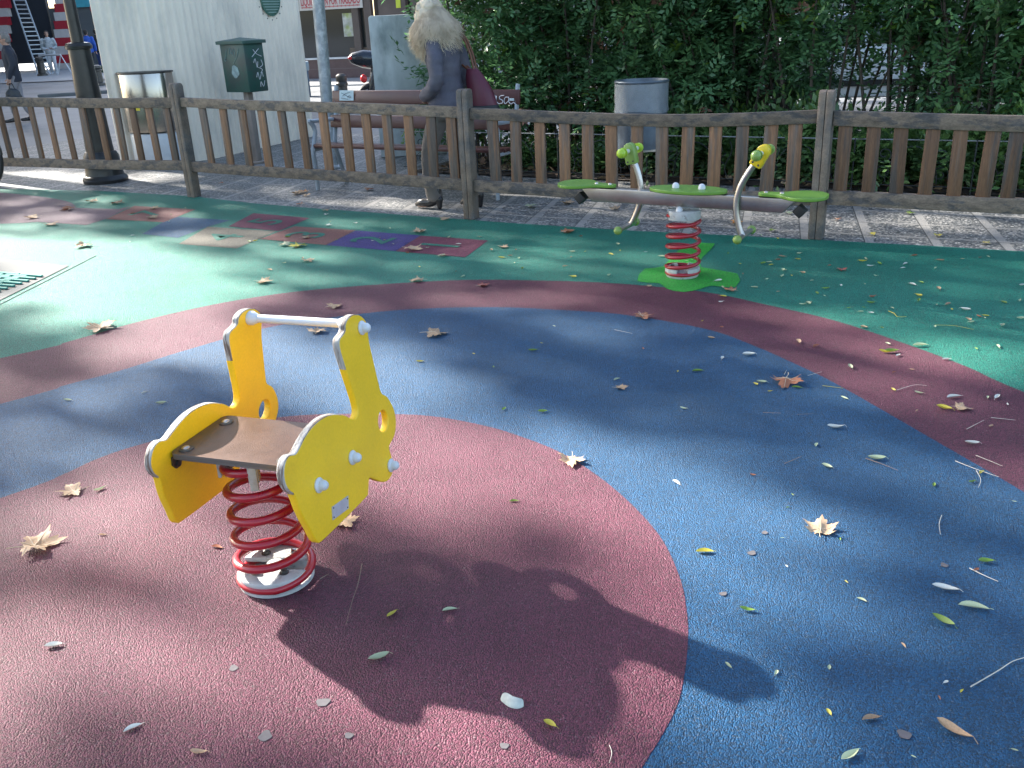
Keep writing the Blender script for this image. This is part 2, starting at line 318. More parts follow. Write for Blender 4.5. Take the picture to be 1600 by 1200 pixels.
# slightly darker worn patch near the seesaw
# hopscotch
HOPC = dict(a=rubber('crimson_rubber', (.14, .022, .055)), b=rubber('violet_rubber', (.035, .024, .17)), c=rubber('salmon_rubber', (.19, .07, .06)), d=rubber('beige_rubber', (.14, .125, .09)), e=rubber('deep_blue_rubber', (.004, .065, .14)), g=rubber('mauve_rubber', (.14, .085, .105)))
cells = [('1', 'a', [(657.5, 368.4), (762.5, 376), (727, 402.3), (618, 392.8)]), ('2', 'b', [(556, 360.4), (657, 368.2), (617.5, 392.6), (509.4, 383.4)]),
         ('3', 'c', [(460, 353.8), (555.5, 360.2), (509, 383.2), (405.6, 373.8)]), ('5', 'a', [(396, 333.4), (484, 341), (435.6, 361.3), (357, 354)]),
         ('4', 'd', [(325, 354.6), (431, 361.8), (370, 388.7), (279, 381.5)]), ('6', 'e', [(270, 338.6), (360, 344.6), (325, 354.4), (278, 372), (222, 366)]),
         ('7', 'c', [(210, 322), (306, 327.5), (256, 347.5), (165, 343)]), ('8', 'g', [(118, 325), (185, 327), (205, 322.5), (164, 343), (135, 352), (58, 347)])]
for i, (d_, c_, q) in enumerate(cells):
    sheet('hopscotch_square', gp(q), .0018+.0001*i, HOPC[c_])
    if d_ in '123457':
        g = [at(*p) for p in q[:4]]; ce = sum(g, Vector())/4
        up_ = (g[0]-g[1]).normalized(); rt_ = Vector((up_.y, -up_.x, 0))
        mw = Matrix((rt_, up_, Vector((0, 0, 1)))).transposed().to_4x4(); mw.translation = ce + Vector((0, 0, .0045))
        o = textmesh(d_, .46, mw, 'hopscotch_number', TEAL, None, ext=.0004, bold=.002); tag(o, kind='structure')
home = [at(115, 325)+Vector((0, 0, 0))]
dome = frompoly(gp([(-90, 300), (-20, 300), (60, 307), (105, 315), (118, 325), (96, 338), (57, 347), (-30, 350), (-110, 345)]), 4)
sheet('hopscotch_home', dome, .0016, HOPC['g'])
# sunk trampoline at the left edge
tr = thing('ground_trampoline', 'ground level play trampoline of teal slats at the left edge of the rubber', 'trampoline', at(40, 440))
b = MB(); c0, c1, c2_, c3 = at(108, 416.5), at(70, 434), at(-150, 520), at(-160, 392)
q = [at(108, 416), at(-60, 399), at(-400, 440), at(-60, 500)]
fq = [Vector((p.x, p.y, 0)) for p in q]; ctr = sum(fq, Vector())/4
iq = [at(70, 433), at(-80, 421), at(-380, 452), at(-55, 478)]
vs = [Vector((p.x, p.y, .004)) for p in fq] + [Vector((p.x, p.y, .0045)) for p in iq]
b.add(vs, [(i, (i+1) % 4, 4+(i+1) % 4, 4+i) for i in range(4)]); b.build('border', M('dark_rubber_border', (.06, .066, .066), .8, fine=.3, fs=250, bump=.4, bs=200), tr, world=True)
b = MB(); b.add([Vector((p.x, p.y, .0046)) for p in iq], [(0, 1, 2, 3)]); b.build('pit', BLACK, tr, world=True)
b = MB(); SL = M('teal_slats', (.05, .24, .19), .5)
for k in range(22):
    for s_ in range(4):
        t = (k+.5)/22; a = iq[0].lerp(iq[3], t); e_ = iq[1].lerp(iq[2], t)
        t0 = (s_ + .04 + (.5 if k % 2 else 0))/4.5; t1 = t0 + .19
        b.bar(a.lerp(e_, t0)+Vector((0, 0, .012)), a.lerp(e_, min(t1, 1))+Vector((0, 0, .012)), .022, .01)
b.build('mat', SL, tr, world=True)
JOINT = M('seam', (.03, .06, .055), .9)
jb = MB(); ja, jb_ = at(150, 400), at(0, 476); jb.bar(ja+Vector((0, 0, .002)), jb_+Vector((0, 0, .002)), .006, .002); tag(jb.build('rubber_seam', JOINT), kind='structure')

# ------------------------------------------------------------------ rabbit spring rider
B0 = Vector((-.715, 2.298, 0)); NL = Vector((-.947, .32, 0)).normalized(); DF = Vector((NL.y, -NL.x, 0))
rz = math.atan2(DF.y, DF.x)       # local x = forward (ears), local y = left panel
rd = thing('spring_rider', 'yellow rabbit-shaped spring rider on a red coil spring on the maroon disc', 'spring rider', B0, rz)
OUT = [(0.241, 0.715), (0.26, 0.727), (0.295, 0.729), (0.332, 0.716), (0.358, 0.694), (0.363, 0.672), (0.357, 0.624), (0.36, 0.556), (0.364, 0.494), (0.370, 0.458), (0.402, 0.431), (0.427, 0.38), (0.424, 0.336), (0.396, 0.303), (0.360, 0.292), (0.350, 0.283), (0.353, 0.26), (0.352, 0.224), (0.335, 0.201), (0.3, 0.196), (0.262, 0.212), (0.221, 0.243), (0.199, 0.255), (0.177, 0.222), (0.161, 0.214), (0.028, 0.217), (-0.099, 0.222), (-0.124, 0.232), (-0.135, 0.255), (-0.141, 0.276), (-0.154, 0.311), (-0.165, 0.349), (-0.171, 0.388), (-0.177, 0.404), (-0.189, 0.418), (-0.199, 0.444), (-0.194, 0.473), (-0.177, 0.494), (-0.154, 0.500), (-0.128, 0.492), (-0.105, 0.499), (-0.069, 0.514), (-0.023, 0.524), (0.034, 0.523), (0.089, 0.509), (0.141, 0.482), (0.177, 0.455), (0.198, 0.452), (0.213, 0.464), (0.214, 0.495), (0.203, 0.557), (0.192, 0.618), (0.186, 0.667), (0.196, 0.689), (0.220, 0.695), (0.236, 0.702)]
outl = frompoly(OUT, 3)
eye = [(.346+.032*math.cos(a), .376+.033*math.sin(a)) for a in [2*math.pi*i/28 for i in range(28)]]
SPL = .097
def hw(z): return .244-SPL*z
def worn(c): return (c.x < .12 and c.y > .40) or (.17 < c.x < .28 and c.y > .60) or c.y > .72
for s_ in (-1, 1):
    mw = Matrix(((1, 0, 0, 0), (0, -s_*SPL, s_, s_*.244), (0, 1, 0, 0), (0, 0, 0, 1)))
    p_ = curve_plate('side_panel', [outl, eye], .0115, .004, [YEL, WORN], rd, mw, worn)
    if s_ == 1: p_['label'] = 'yellow rabbit panel with its paint chipped off the rounded edge'
    for (u, z) in ((.129, .358), (-.062, .369), (.335, .232), (.326, .680)):
        b = MB(); y0 = s_*(hw(z)+.0118); ax = Vector((0, s_, s_*0+SPL)).normalized()
        b.lathe([(.021, 0), (.0215, .003), (.019, .006), (.0155, .009), (.0135, .02), (.009, .026), (.004, .028), (0, .0285)], (u, y0, z), ax, 20)
        b.build('bolt_cap', WHITEP, p_)
    if s_ == -1:
        b = MB(); fr = lambda a, b_, z: Vector((a, -(hw(b_)+.0118)-z, b_))
        b.prism([(-.036, .249), (.053, .237), (.065, .271), (-.026, .284)], 0, .0016, fr); pl = b.build('plaque', M('plaque_metal', (.52, .53, .54), .4, .4, var=.15, vs=30), p_)
        for (u, z) in ((-.028, .254), (.048, .243), (.056, .266), (-.02, .278)): b = MB(); b.ball((u, -(hw(z)+.0136), z), .0022, 8); b.build('rivet', DKMET, pl)
# handle bar between the ears
b = MB(); z = .700; b.tube([(.297, -hw(z)+.01, z), (.297, hw(z)-.01, z)], .0125, 16); hb = b.build('handle_bar', WHITEP, rd)
for s_ in (-1, 1):
    b = MB(); b.lathe([(.022, 0), (.022, .012), (.017, .022), (.0135, .03)], (.297, s_*(hw(z)-.011), z), (0, -s_, 0), 18); b.build('collar', WHITEP, hb)
# seat
sw = hw(.45)-.014; sb_ = MB(); rr_ = .02; poly = []
for cx, cy, a0 in ((.132-rr_, sw-rr_, 0), (-.128+rr_, sw-rr_, 90), (-.128+rr_, -sw+rr_, 180), (.132-rr_, -sw+rr_, 270)):
    for k in range(5): a = R(a0+k*22.5); poly.append((cx+rr_*math.cos(a), cy+rr_*math.sin(a)))
k = len(poly); sb_.prism(poly, .434, .4515, mi=1); sb_.m[-k-2+1] = 0
st = sb_.build('seat', [SEATB, PLY], rd, ang=50)
for u, v in ((-.095, .155), (-.095, -.150), (.085, .150), (.085, -.150)):
    b = MB(); b.lathe([(.021, 0), (.0205, .003), (.016, .004)], (u, v, .4515), n=20); wsh = b.build('washer', DKMET, st)
    b = MB(); b.lathe([(.0115, .003), (.011, .006), (.007, .0085), (0, .0095)], (u, v, .4515), n=14); b.build('bolt_head', STEEL, wsh)
for s_ in (-1, 1):
    for u in (-.10, .09):
        b = MB(); b.prism([(-.02, .434), (.02, .434), (.02, .41), (.008, .395), (-.008, .395), (-.02, .41)], 0, .006, lambda a, b_, z, s_=s_, u=u: Vector((u+a, s_*(hw(b_)-.012-z), b_)))
        b.lathe([(.009, .0), (.009, .005), (0, .007)], (u, s_*(hw(.408)-.018), .408), (0, -s_, 0), 12); b.build('seat_bracket', DKMET, rd)
def spring(parent, r0, r1, z0, z1, turns, rw, ph, flatten=True):
    n_ = int(turns*30); pts = [(r0*.97*math.cos(ph-math.pi*(1-i/14)), r0*.97*math.sin(ph-math.pi*(1-i/14)), z0-.004*(1-i/14)) for i in range(14)]
    for i in range(n_+1):
        t = i/n_; a = ph + 2*math.pi*turns*t
        # pitch is small in the clamped end turns
        zz = z0 + (z1-z0)*((t-.5)*(1-.0)+.5)
        rr = r0 + (r1-r0)*t; pts.append((rr*math.cos(a), rr*math.sin(a), zz))
    b = MB(); b.tube(pts, rw, 12); return b.build('spring', RED, parent, ang=80)
spring(rd, .106, .094, .029, .400, 5.0, .0126, R(-150))
b = MB()
b.lathe([(.0, .436), (.0, .434), (.088, .434), (.088, .428), (.07, .405), (.0, .405)], n=28); b.build('top_plate', RED, rd)
for a in (205, 25, 115, 295):
    b = MB(); ca, sa = math.cos(R(a)), math.sin(R(a)); q_ = Matrix.Rotation(R(a), 3, 'Z'); b.box((.088*ca, .088*sa, .395), (.035, .028, .05), q_); b.box((.108*ca, .108*sa, .385), (.01, .022, .07), q_)
    b.build('spring_clamp', M('beige_clamp', (.42, .38, .32), .6, var=.3, vs=30) if a == 205 else bpy.data.materials['beige_clamp'], rd, bevel=.002)
# cast base: lower disc and two lens shaped clamp plates
bb = MB(); bb.lathe([(.0, 0.003), (.104, .003), (.108, .006), (.108, .013), (.104, .016), (0, .016)], n=40); base = bb.build('base_plate', CAST, rd)
def lens(ang, off, rad=.108, z0=.036, z1=.054):
    pts = []
    for i in range(25):
        a = R(-74+148*i/24); pts.append((rad*math.cos(a), rad*math.sin(a)))
    pts += [(rad*math.cos(R(74))-.004, .03), (rad*math.cos(R(74))-.006, -.03)]
    ca, sa = math.cos(R(ang)), math.sin(R(ang)); b = MB()
    b.prism(pts, z0, z1, lambda x, y, z: Vector(((x*ca-y*sa)+off*ca, (x*sa+y*ca)+off*sa, z))); return b
for ang in (196, 16):
    o = lens(ang, .004).build('clamp_plate', CAST, rd, bevel=.006)
    for q_ in (-38, 38):
        a = R(ang+q_); b = MB(); b.lathe([(.014, 0), (.014, .003), (.010, .004), (.0095, .011), (.006, .014), (0, .015)], (.066*math.cos(a), .066*math.sin(a), .0535), n=16); b.build('bolt', DKMET if q_ > 0 else STEEL, o)
b = MB(); b.lathe([(.04, .01), (.024, .03), (.024, .055), (.018, .058), (0, .058)], n=20); b.build('centre_boss', CAST, rd)

# ------------------------------------------------------------------ seesaw rider
S0 = at(1066, 431); S0.z = 0; ED = Vector((.8535, -.521, 0)); srz = math.atan2(ED.y, ED.x)
ss = thing('spring_seesaw', 'two seat steel spring seesaw with green seats on a red coil by the fence', 'seesaw', S0, srz)
spring(ss, .098, .092, .03, .375, 5.6, .0115, R(20))
bb = MB(); bb.lathe([(.0, 0.003), (.094, .003), (.098, .01), (.098, .028), (.09, .034), (0, .034)], n=36); bb.build('base_plate', CAST, ss)
for ang in (200, 20):
    o = lens(ang, .004, .1, .03, .06).build('clamp_plate', CAST, ss, bevel=.005)
    b = MB(); a = R(ang); b.lathe([(.012, 0), (.012, .01), (0, .012)], (.06*math.cos(a), .06*math.sin(a), .0595), n=12); b.build('bolt', DKMET, o)
o = lens(-60, .0, .1, .352, .405).build('top_clamp', CAST, ss, bevel=.004); lens(120, .0, .1, .385, .405).build('top_clamp', CAST, ss, bevel=.004)
b = MB(); b.lathe([(.02, 0), (.02, .012), (.015, .022), (.006, .028), (0, .028)], (-.005, -.065, .405), n=16); b.build('bolt_cap', WHITEP, ss)
# beam with ends cut back underneath
bz1, bz0, bw = .505, .425, .035; yo = .0
prof = [(-.66, bz1), (-.585, bz0), (.585, bz0), (.66, bz1)]
b = MB(); b.prism(prof, -bw+yo, bw+yo, lambda x, z, y: Vector((x, y, z))); bm_o = b.build('beam', STEEL, ss, bevel=.004)
for s_ in (-1, 1):
    q_ = Matrix.Rotation(R(-s_*48), 3, 'Y'); b = MB(); b.box((s_*.675, 0, .437), (.055, .06, .055), q_); b.build('buffer', BLACK, ss, bevel=.004)
# seats
half = [(-.0, .03), (.05, .035), (.10, .045), (.14, .075), (.19, .115), (.25, .128), (.31, .11), (.35, .06), (.36, 0)]
for s_ in (-1, 1):
    pr_ = [(-.02, 0)] + half + [(x, -y) for x, y in half[::-1][1:]]
    sm = frompoly(pr_, 4)
    mw = Matrix.Translation((s_*.458, 0, .519)) @ Matrix.Diagonal((s_, 1, 1, 1))
    o = curve_plate('seat', [sm], .010, .003, [GREENP, BLACK], ss, mw, worn=lambda c: c.z < -.002)
    for x in (.02, .11):
        b = MB(); b.lathe([(.013, 0), (.012, .005), (.004, .008), (0, .008)], (s_*(.458+x), 0, .529), n=14); b.build('bolt_head', STEEL, o)
ov = [(.235*math.cos(a), .115*math.sin(a)) for a in [2*math.pi*i/40 for i in range(40)]]
o = curve_plate('centre_plate', [ov], .010, .003, [GREENP, BLACK], ss, Matrix.Translation((.02, 0, .519)), worn=lambda c: c.z < -.002)
for x in (-.075, .085):
    b = MB(); b.lathe([(.021, 0), (.021, .012), (.016, .024), (.007, .03), (0, .03)], (x+.02, 0, .529), n=16); b.build('bolt_cap', WHITEP, o)
# curved handles
def handle(xpts, y, headmat, knobmat, xt, tilt, s_):
    pts = frompoly(xpts, 6, closed=False)
    b = MB(); b.tube([(x, y, z) for x, z in pts], .0185, 14); h = b.build('curved_tube', STEEL, ss, ang=60)
    hx, hz = xpts[0]; b = MB(); q_ = Matrix.Rotation(tilt, 3, 'Y')
    # head block: rounded capsule profile, 50 mm thick, with two screw holes
    poly = [(-.035, -.06), (.035, -.06), (.036, .02)] + [(.036*math.cos(a), .03+.038*math.sin(a)) for a in [math.pi*i/10 for i in range(0, 11)]] + [(-.036, .02)]
    b.prism(poly, -.028, .028, lambda x, z, yy: q_ @ Vector((x, yy, z)) + Vector((hx, y, hz)))
    hd = b.build('handle_head', headmat, h, bevel=.008, ang=50)
    for dx in (-.018, .018):
        b = MB(); c_ = q_ @ Vector((dx, 0, -.042)) + Vector((hx, y, hz)); b.tube([c_+Vector((0, -.0295, 0)), c_+Vector((0, .0295, 0))], .006, 10); b.build('screw', DKMET, hd)
    c_ = q_ @ Vector((0, 0, .022)) + Vector((hx, y, hz))
    b = MB(); b.tube([c_+Vector((0, -.12, 0)), c_+Vector((0, .12, 0))], .013, 14); gr = b.build('grip', M('grip_grey', (.55, .56, .5), .4) if s_ < 0 else bpy.data.materials['grip_grey'], hd)
    for e_ in (-1, 1):
        b = MB(); b.ball(c_+Vector((0, e_*.13, 0)), .029, 16); b.lathe([(.03, 0), (.03, .006)], c_+Vector((0, e_*.105, 0)), (0, e_, 0), 16); b.build('knob', knobmat, gr, ang=60)
    fx, fz = xpts[-1]
    b = MB(); b.tube([(fx, -.13+y*.3, fz), (fx, .13+y*.3, fz)], .0165, 12); ft = b.build('foot_rest', STEEL, h)
    for e_ in (-1, 1):
        b = MB(); b.ball((fx, e_*.135+y*.3, fz), .026, 14); b.build('end_ball', OLIVE, ft, ang=60)
handle([(-.365, .705), (-.325, .62), (-.30, .53), (-.298, .46), (-.315, .38), (-.350, .30), (-.372, .275)], .055, OLIVE, LIME, 0, R(-12), -1)
handle([(.455, .735), (.395, .65), (.352, .57), (.332, .49), (.335, .41), (.355, .33), (.375, .285)], -.057, YEL2, OLIVE, 0, R(28), 1)

# ------------------------------------------------------------------ wooden fence
P1, P2, P3 = at(304, 307), at(737, 341), at(1275, 372)
for p in (P1, P2, P3): p.z = 0
PA = P1 + (P1-P2).normalized()*3.35 + Vector((-.05, .05, 0)); PB = P3 + (P3-P2)*1.04
fence = thing('wooden_fence', 'weathered low picket fence with wooden posts between rubber playground and pavement', 'fence', P2)
def fpost(p, h, d):
    n = Vector((-d.y, d.x, 0)); b = MB()
    for s_ in (-1, 1):
        # arched top: prism in the plane of the board
        hwid = .0225; poly = [(-.047, 0), (.047, 0), (.047, h-.03), (.038, h-.008), (.02, h), (-.02, h), (-.038, h-.008), (-.047, h-.03)]
        c_ = p + d*s_*(hwid+.002)
        b.prism(poly, -hwid, hwid, lambda a, z, t, c_=c_: c_ + n*a + d*t + Vector((0, 0, z)))
    b.build('post', WOOD, fence, world=True, bevel=.003)
def rail(name, a, b_, z0, z1, h, sag, th=.045):
    b = MB(); n = 9; d = (b_-a).normalized(); nn = Vector((-d.y, d.x, 0)); vs = []
    for i in range(n):
        t = i/(n-1); c_ = a.lerp(b_, t); z = z0+(z1-z0)*t - sag*math.sin(math.pi*t) + .004*math.sin(7*t+a.x)
        for s_, zz in ((-1, 0), (1, 0), (1, h), (-1, h)): vs.append(c_ + nn*s_*th/2 + Vector((0, 0, z-h+zz)))
    fs = [(i*4+j, i*4+(j+1) % 4, (i+1)*4+(j+1) % 4, (i+1)*4+j) for i in range(n-1) for j in range(4)] + [(3, 2, 1, 0), tuple((n-1)*4+j for j in range(4))]
    b.add(vs, fs); return b.build(name, RAILW, fence, world=True, bevel=.004)
spec = [(PA, P1, .925, .931, .26, .345, .0, [-26, 3, 27, 52, 78, 104, 131, 157, 184, 210, 237, 264]), (P1, P2, .937, .876, .343, .320, .004, [320, 350, 380, 411, 443, 473, 506, 540, 573, 604, 638, 672, 706]),
        (P2, P3, .866, .849, .316, .318, .035, [771, 804, 843, 881, 918, 956, 995, 1035, 1074, 1118, 1160, 1203, 1245]), (P3, PB, .843, .79, .327, .325, .0, [1321, 1367, 1412, 1458, 1505, 1552, 1592])]
for p, h in ((P1, 1.065), (P2, 1.005), (P3, .975)): fpost(p, h, AD)
fpost(PA, 1.06, AD); fpost(PB, .95, AD)
for a, b_, za, zb, la, lb, sag, px in spec:
    d = (b_-a).normalized(); a2, b2 = a+d*.05, b_-d*.05
    rail('top_rail', a2, b2, za, zb, .085 if sag else .095, sag); rail('bottom_rail', a2, b2, la, lb, .095, sag*.7)
    full = (b_-a).length
    for k, x in enumerate(px):
        yy = 190 + (x-740)*.005; g = onplane(a, b_, x, yy); t = (g-a).dot(d)/full
        if x > 1590: t = min(t, .97)
        zt = za+(zb-za)*t - sag*math.sin(math.pi*t) - .07; zl = la+(lb-la)*t - sag*.7*math.sin(math.pi*t) - .02
        c_ = a + d*full*t; b = MB(); wd = .088 + random.uniform(-.004, .004); tl = random.uniform(-.014, .014); nn = Vector((-d.y, d.x, 0))
        b.prism([(-wd/2, zl), (wd/2, zl), (wd/2+tl, zt), (-wd/2+tl, zt)], -.011, .011, lambda u, z, y, c_=c_: c_ + d*u + nn*y + Vector((0, 0, z)))
        b.build('picket', PICKET, fence, world=True, bevel=.003)

# ------------------------------------------------------------------ fast quads for foliage
def quads(name, P_, mts, mi=None, parent=None):
    """P_: array (n,4,3)"""
    n = len(P_); me = bpy.data.meshes.new(name); me.vertices.add(n*4); me.vertices.foreach_set('co', P_.reshape(-1).astype(np.float32))
    me.loops.add(n*4); me.loops.foreach_set('vertex_index', np.arange(n*4, dtype=np.int32)); me.polygons.add(n)
    me.polygons.foreach_set('loop_start', np.arange(0, n*4, 4, dtype=np.int32))
    for mt in (mts if isinstance(mts, list) else [mts]): me.materials.append(mt)
    if mi is not None: me.polygons.foreach_set('material_index', mi.astype(np.int32))
    me.update(calc_edges=True); me.validate()
    o = bpy.data.objects.new(name, me); col.objects.link(o); o.parent = parent; return o
def unit(a): return a/np.maximum(np.linalg.norm(a, axis=-1, keepdims=True), 1e-9)
def leafquads(c, ax, nrm, L_, W_):
    """rhombic leaves: centre c, long axis ax, width dir from normal"""
    ax = unit(ax); sd = unit(np.cross(ax, nrm)); L_ = np.asarray(L_).reshape(-1, 1); W_ = np.asarray(W_).reshape(-1, 1)
    return np.stack([c, c+ax*L_*.45+sd*W_, c+ax*L_, c+ax*L_*.45-sd*W_], 1)
def sprays(n, cen, spread, rngs, nl=9, L0=.06, droop=.35):
    """pinnate sprays: each a curved rachis with leaflets on both sides"""
    out = []
    p = cen; d = unit(rngs.normal(size=(n, 3))*[1, 1, .6]+spread)
    d[:, 2] -= droop*.3; d = unit(d); side = unit(np.cross(d, [0, 0, 1.0]+rngs.normal(size=(n, 3))*.25)); up = np.cross(side, d)
    Ls = rngs.uniform(.12, .24, (n, 1))
    for i in range(nl):
        t = i/(nl-1); q = p + d*Ls*t - np.array([0, 0, 1])*droop*(Ls*t)**2*2
        s = -1 if i % 2 else 1
        a = d*.75 + side*s*.9 + rngs.normal(size=(n, 3))*.22 if i < nl-1 else d
        out.append(leafquads(q, a, up+rngs.normal(size=(n, 3))*.3, rngs.uniform(.7, 1.2, n)*L0, rngs.uniform(.17, .25, n)*L0))
    return np.concatenate(out)
LEAFD = M('dark_leaf', (.10, .22, .095), .36, var=.35, vs=2.5, transl=.45, rnd=.15, c2=(.09, .19, .06), c2s=1.8)
LEAFB = M('bright_leaf', (.15, .27, .04), .45, var=.3, vs=4, transl=.4)
LEAFR = M('reddish_leaf', (.12, .06, .035), .5, var=.3, vs=4, transl=.3)
LEAFG = M('ground_cover_leaf', (.12, .22, .06), .4, var=.4, vs=6, transl=.3, c2=(.06, .12, .05), c2s=4)
BARK = M('bark', (.075, .058, .045), .85, var=.4, vs=14, bump=.8, bs=50, stretch=(1, 1, .3))

# ------------------------------------------------------------------ plane trees that dapple the playground (beyond the left edge of the view)
S2 = np.array([1.42, -1.08])
LIT = [(40, 392, 150, 26, 1), (200, 450, 180, 66, 1), (290, 525, 140, 50, 1), (420, 560, 110, 50, .85), (60, 650, 80, 28, .5), (20, 610, 60, 18, .5),
       (620, 600, 120, 55, 1), (760, 660, 130, 40, .75), (900, 710, 130, 42, .95), (1080, 780, 170, 70, .95), (1240, 850, 140, 60, .9), (1090, 900, 100, 60, .75), (990, 522, 80, 18, .55),
       (720, 730, 230, 75, .9), (860, 790, 170, 60, 1), (960, 880, 120, 60, .55), (170, 805, 150, 75, .9), (260, 860, 150, 45, .8), (90, 1010, 170, 75, .95), (230, 1110, 200, 90, .85), (420, 1080, 150, 130, .95), (640, 1150, 220, 70, .9), (850, 1170, 200, 60, .9), (1000, 1050, 130, 100, .8), (1150, 1050, 90, 60, .45), (500, 800, 120, 50, .5), (480, 1010, 110, 90, 1), (640, 1080, 140, 60, .95), (800, 960, 220, 90, .5), (1120, 1040, 110, 70, .6),
       (1240, 495, 120, 20, .85), (1390, 540, 130, 20, .55), (1500, 525, 60, 10, .6), (1440, 590, 120, 20, .5), (1350, 930, 120, 50, .4), (1520, 1120, 110, 60, .45), (1300, 1130, 100, 50, .3),
       (70, 348, 70, 12, .5), (130, 311, 70, 4, .8), (390, 342, 40, 4, .3), (440, 405, 110, 16, .45), (330, 372, 60, 10, .6), (620, 425, 90, 8, .25),
       (90, 282, 140, 12, 1), (560, 318, 90, 6, .8), (700, 329, 60, 5, .9), (240, 270, 60, 10, .6), (900, 480, 60, 8, .1), (1090, 500, 60, 8, .3), (1450, 440, 80, 6, .12)]
DARK = [(790, 905, 210, 42, .6), (560, 850, 110, 36, .55), (1000, 960, 90, 40, .4)]
def lit(x, y):
    if y < .8: return .35
    if x > .6 and (Vector((x, y, 0))-F0).dot(AN) > .5: return .5+.5*noise.noise(Vector((x*2, y*2, 9)))
    px, py = topix((x, y, 0)); v = 0
    for cx, cy, rx, ry, s_ in LIT:
        q_ = ((px-cx)/rx)**2+((py-cy)/ry)**2
        if q_ < 4: v = max(v, s_*min(1, max(0, 1.9-q_*1.0)))
    for cx, cy, rx, ry, s_ in DARK: v *= 1-s_*min(1, max(0, 1.6-((px-cx)/rx)**2-((py-cy)/ry)**2))
    return min(1, v)
def canopy():  # crown shaped for the dapple: leaves set up-sun of ground to be shaded
    pts = []; tries = 0
    while len(pts) < 15000 and tries < 90000:
        tries += 1
        tx, ty = rng.uniform(-9.5, 6.5), rng.uniform(.2, 15.5)
        l_ = lit(tx, ty)
        nz = noise.noise(Vector((tx*1.6, ty*1.6, 3.1)))*.5 + noise.noise(Vector((tx*4.2, ty*4.2, 7.7)))*.35
        if l_ < .97: l_ = l_ + nz*(.5 if l_ > .1 else .04)
        if l_ > .9: continue
        if rng.uniform() < (1-max(l_, 0))**1.1:
            z = rng.uniform(6.2, 9.6); pts.append((tx-S2[0]*z, ty-S2[1]*z, z))
    return np.array(pts)
cp = canopy()
cen3 = [(-13.2, 11.0), (-17.8, 16.5), (-10.2, 19.5)]
tr_lab = ['bare-limbed tall plane tree just left of the playground', 'tall plane tree farther left along the street', 'tall plane tree beyond the lamp post with high crown']
TLEAF = M('plane_tree_leaf', (.10, .13, .035), .55, var=.3, vs=3, transl=.15)
asg = np.argmin(np.stack([np.hypot(cp[:, 0]-c_[0], cp[:, 1]-c_[1]) for c_ in cen3]), 0)
trunks = [(-10.6, 14.6), (-19.5, 21.0), (-17.0, 27.5)]
for k in range(3):
    q = cp[asg == k]; tx, ty = trunks[k]
    t = thing('plane_tree', tr_lab[k], 'tree', (tx, ty, 0))
    n = len(q); nr = unit(rng.normal(size=(n, 3))*.55 + [-.62, .47, .6]); ax = unit(np.cross(nr, rng.normal(size=(n, 3))))
    Lf = rng.uniform(.14, .27, n); loc = q - [tx, ty, 0]
    quads('crown', leafquads(loc, ax, nr, Lf, Lf*.5), TLEAF, parent=t)
    b = MB(); b.tube([(0, 0, -.1), (0, 0, .4), (.05, .02, 2.5), (0, .1, 4.6)], [.34, .24, .2, .17], 12)
    for j in range(7):
        best = None
        for _ in range(60):     # limb chosen so its shadow keeps off the ground meant to be sunlit
            e = loc[rng.integers(n)]; s_ = Vector((0, .1, 4.3+.05*j)); e = Vector(e) + Vector((0, 0, -.2)); m_ = s_.lerp(e, .5) + Vector((0, 0, .7)); c_ = 0
            for q_ in (s_, s_.lerp(m_, .5), m_, m_.lerp(e, .5), e): c_ += lit(q_.x+tx+1.42*q_.z, q_.y+ty-1.08*q_.z)
            if best is None or c_ < best[0]: best = (c_, s_, m_, e)
        c_, s_, m_, e = best
        b.tube(frompoly([tuple(s_), tuple(m_), tuple(e)], 4, closed=False), [.10-.0085*i for i in range(9)], 7)
    b.build('trunk', BARK, t)

# ------------------------------------------------------------------ planting bed, iron edging, shrubs
K1 = Vector((3.5, 7.55, 0)); KD = Vector((-.876, .482, 0)).normalized(); KN = Vector((.482, .876, 0))
bedp = [K1-KD*5, K1+KD*5.1, K1+KD*5.1+KN*3.4, K1-KD*5+KN*3.4]
sheet('planting_bed', [p[:2] for p in bedp], .012, SOIL)
lp = []; n = 5200
a = rng.uniform(-4.8, 5.0, n); bb_ = rng.uniform(.02, 2.6, n)**1.0
P0 = np.array(K1)[None]+a[:, None]*np.array(KD)+bb_[:, None]*np.array(KN); P0[:, 2] = rng.uniform(.015, .06, n)
LIT1 = M('dead_leaf_brown', (.12, .065, .035), .7, var=.4, vs=9); LIT2 = M('dead_leaf_tan', (.26, .18, .10), .7, var=.4, vs=9)
o = quads('leaf_litter', leafquads(P0, rng.normal(size=(n, 3))*[1, 1, .25], rng.normal(size=(n, 3))*.5+[0, 0, 1], rng.uniform(.04, .11, n), rng.uniform(.015, .04, n)), [LIT1, LIT2], mi=rng.integers(0, 2, n)); tag(o, kind='stuff')
IRON = M('black_iron', (.03, .035, .036), .5, .4, var=.3, vs=20)
iron = thing('iron_bed_edging', 'low dark wrought iron edging with scrolls and a top wire along the planting bed', 'edging', K1)
def spiral(c, r, a0, turns, sgn=1, n=26):
    return [(c[0]+r*(1-.78*t)*math.cos(a0+sgn*2*math.pi*turns*t), c[1]+r*(1-.78*t)*math.sin(a0+sgn*2*math.pi*turns*t)) for t in [i/n for i in range(n+1)]]
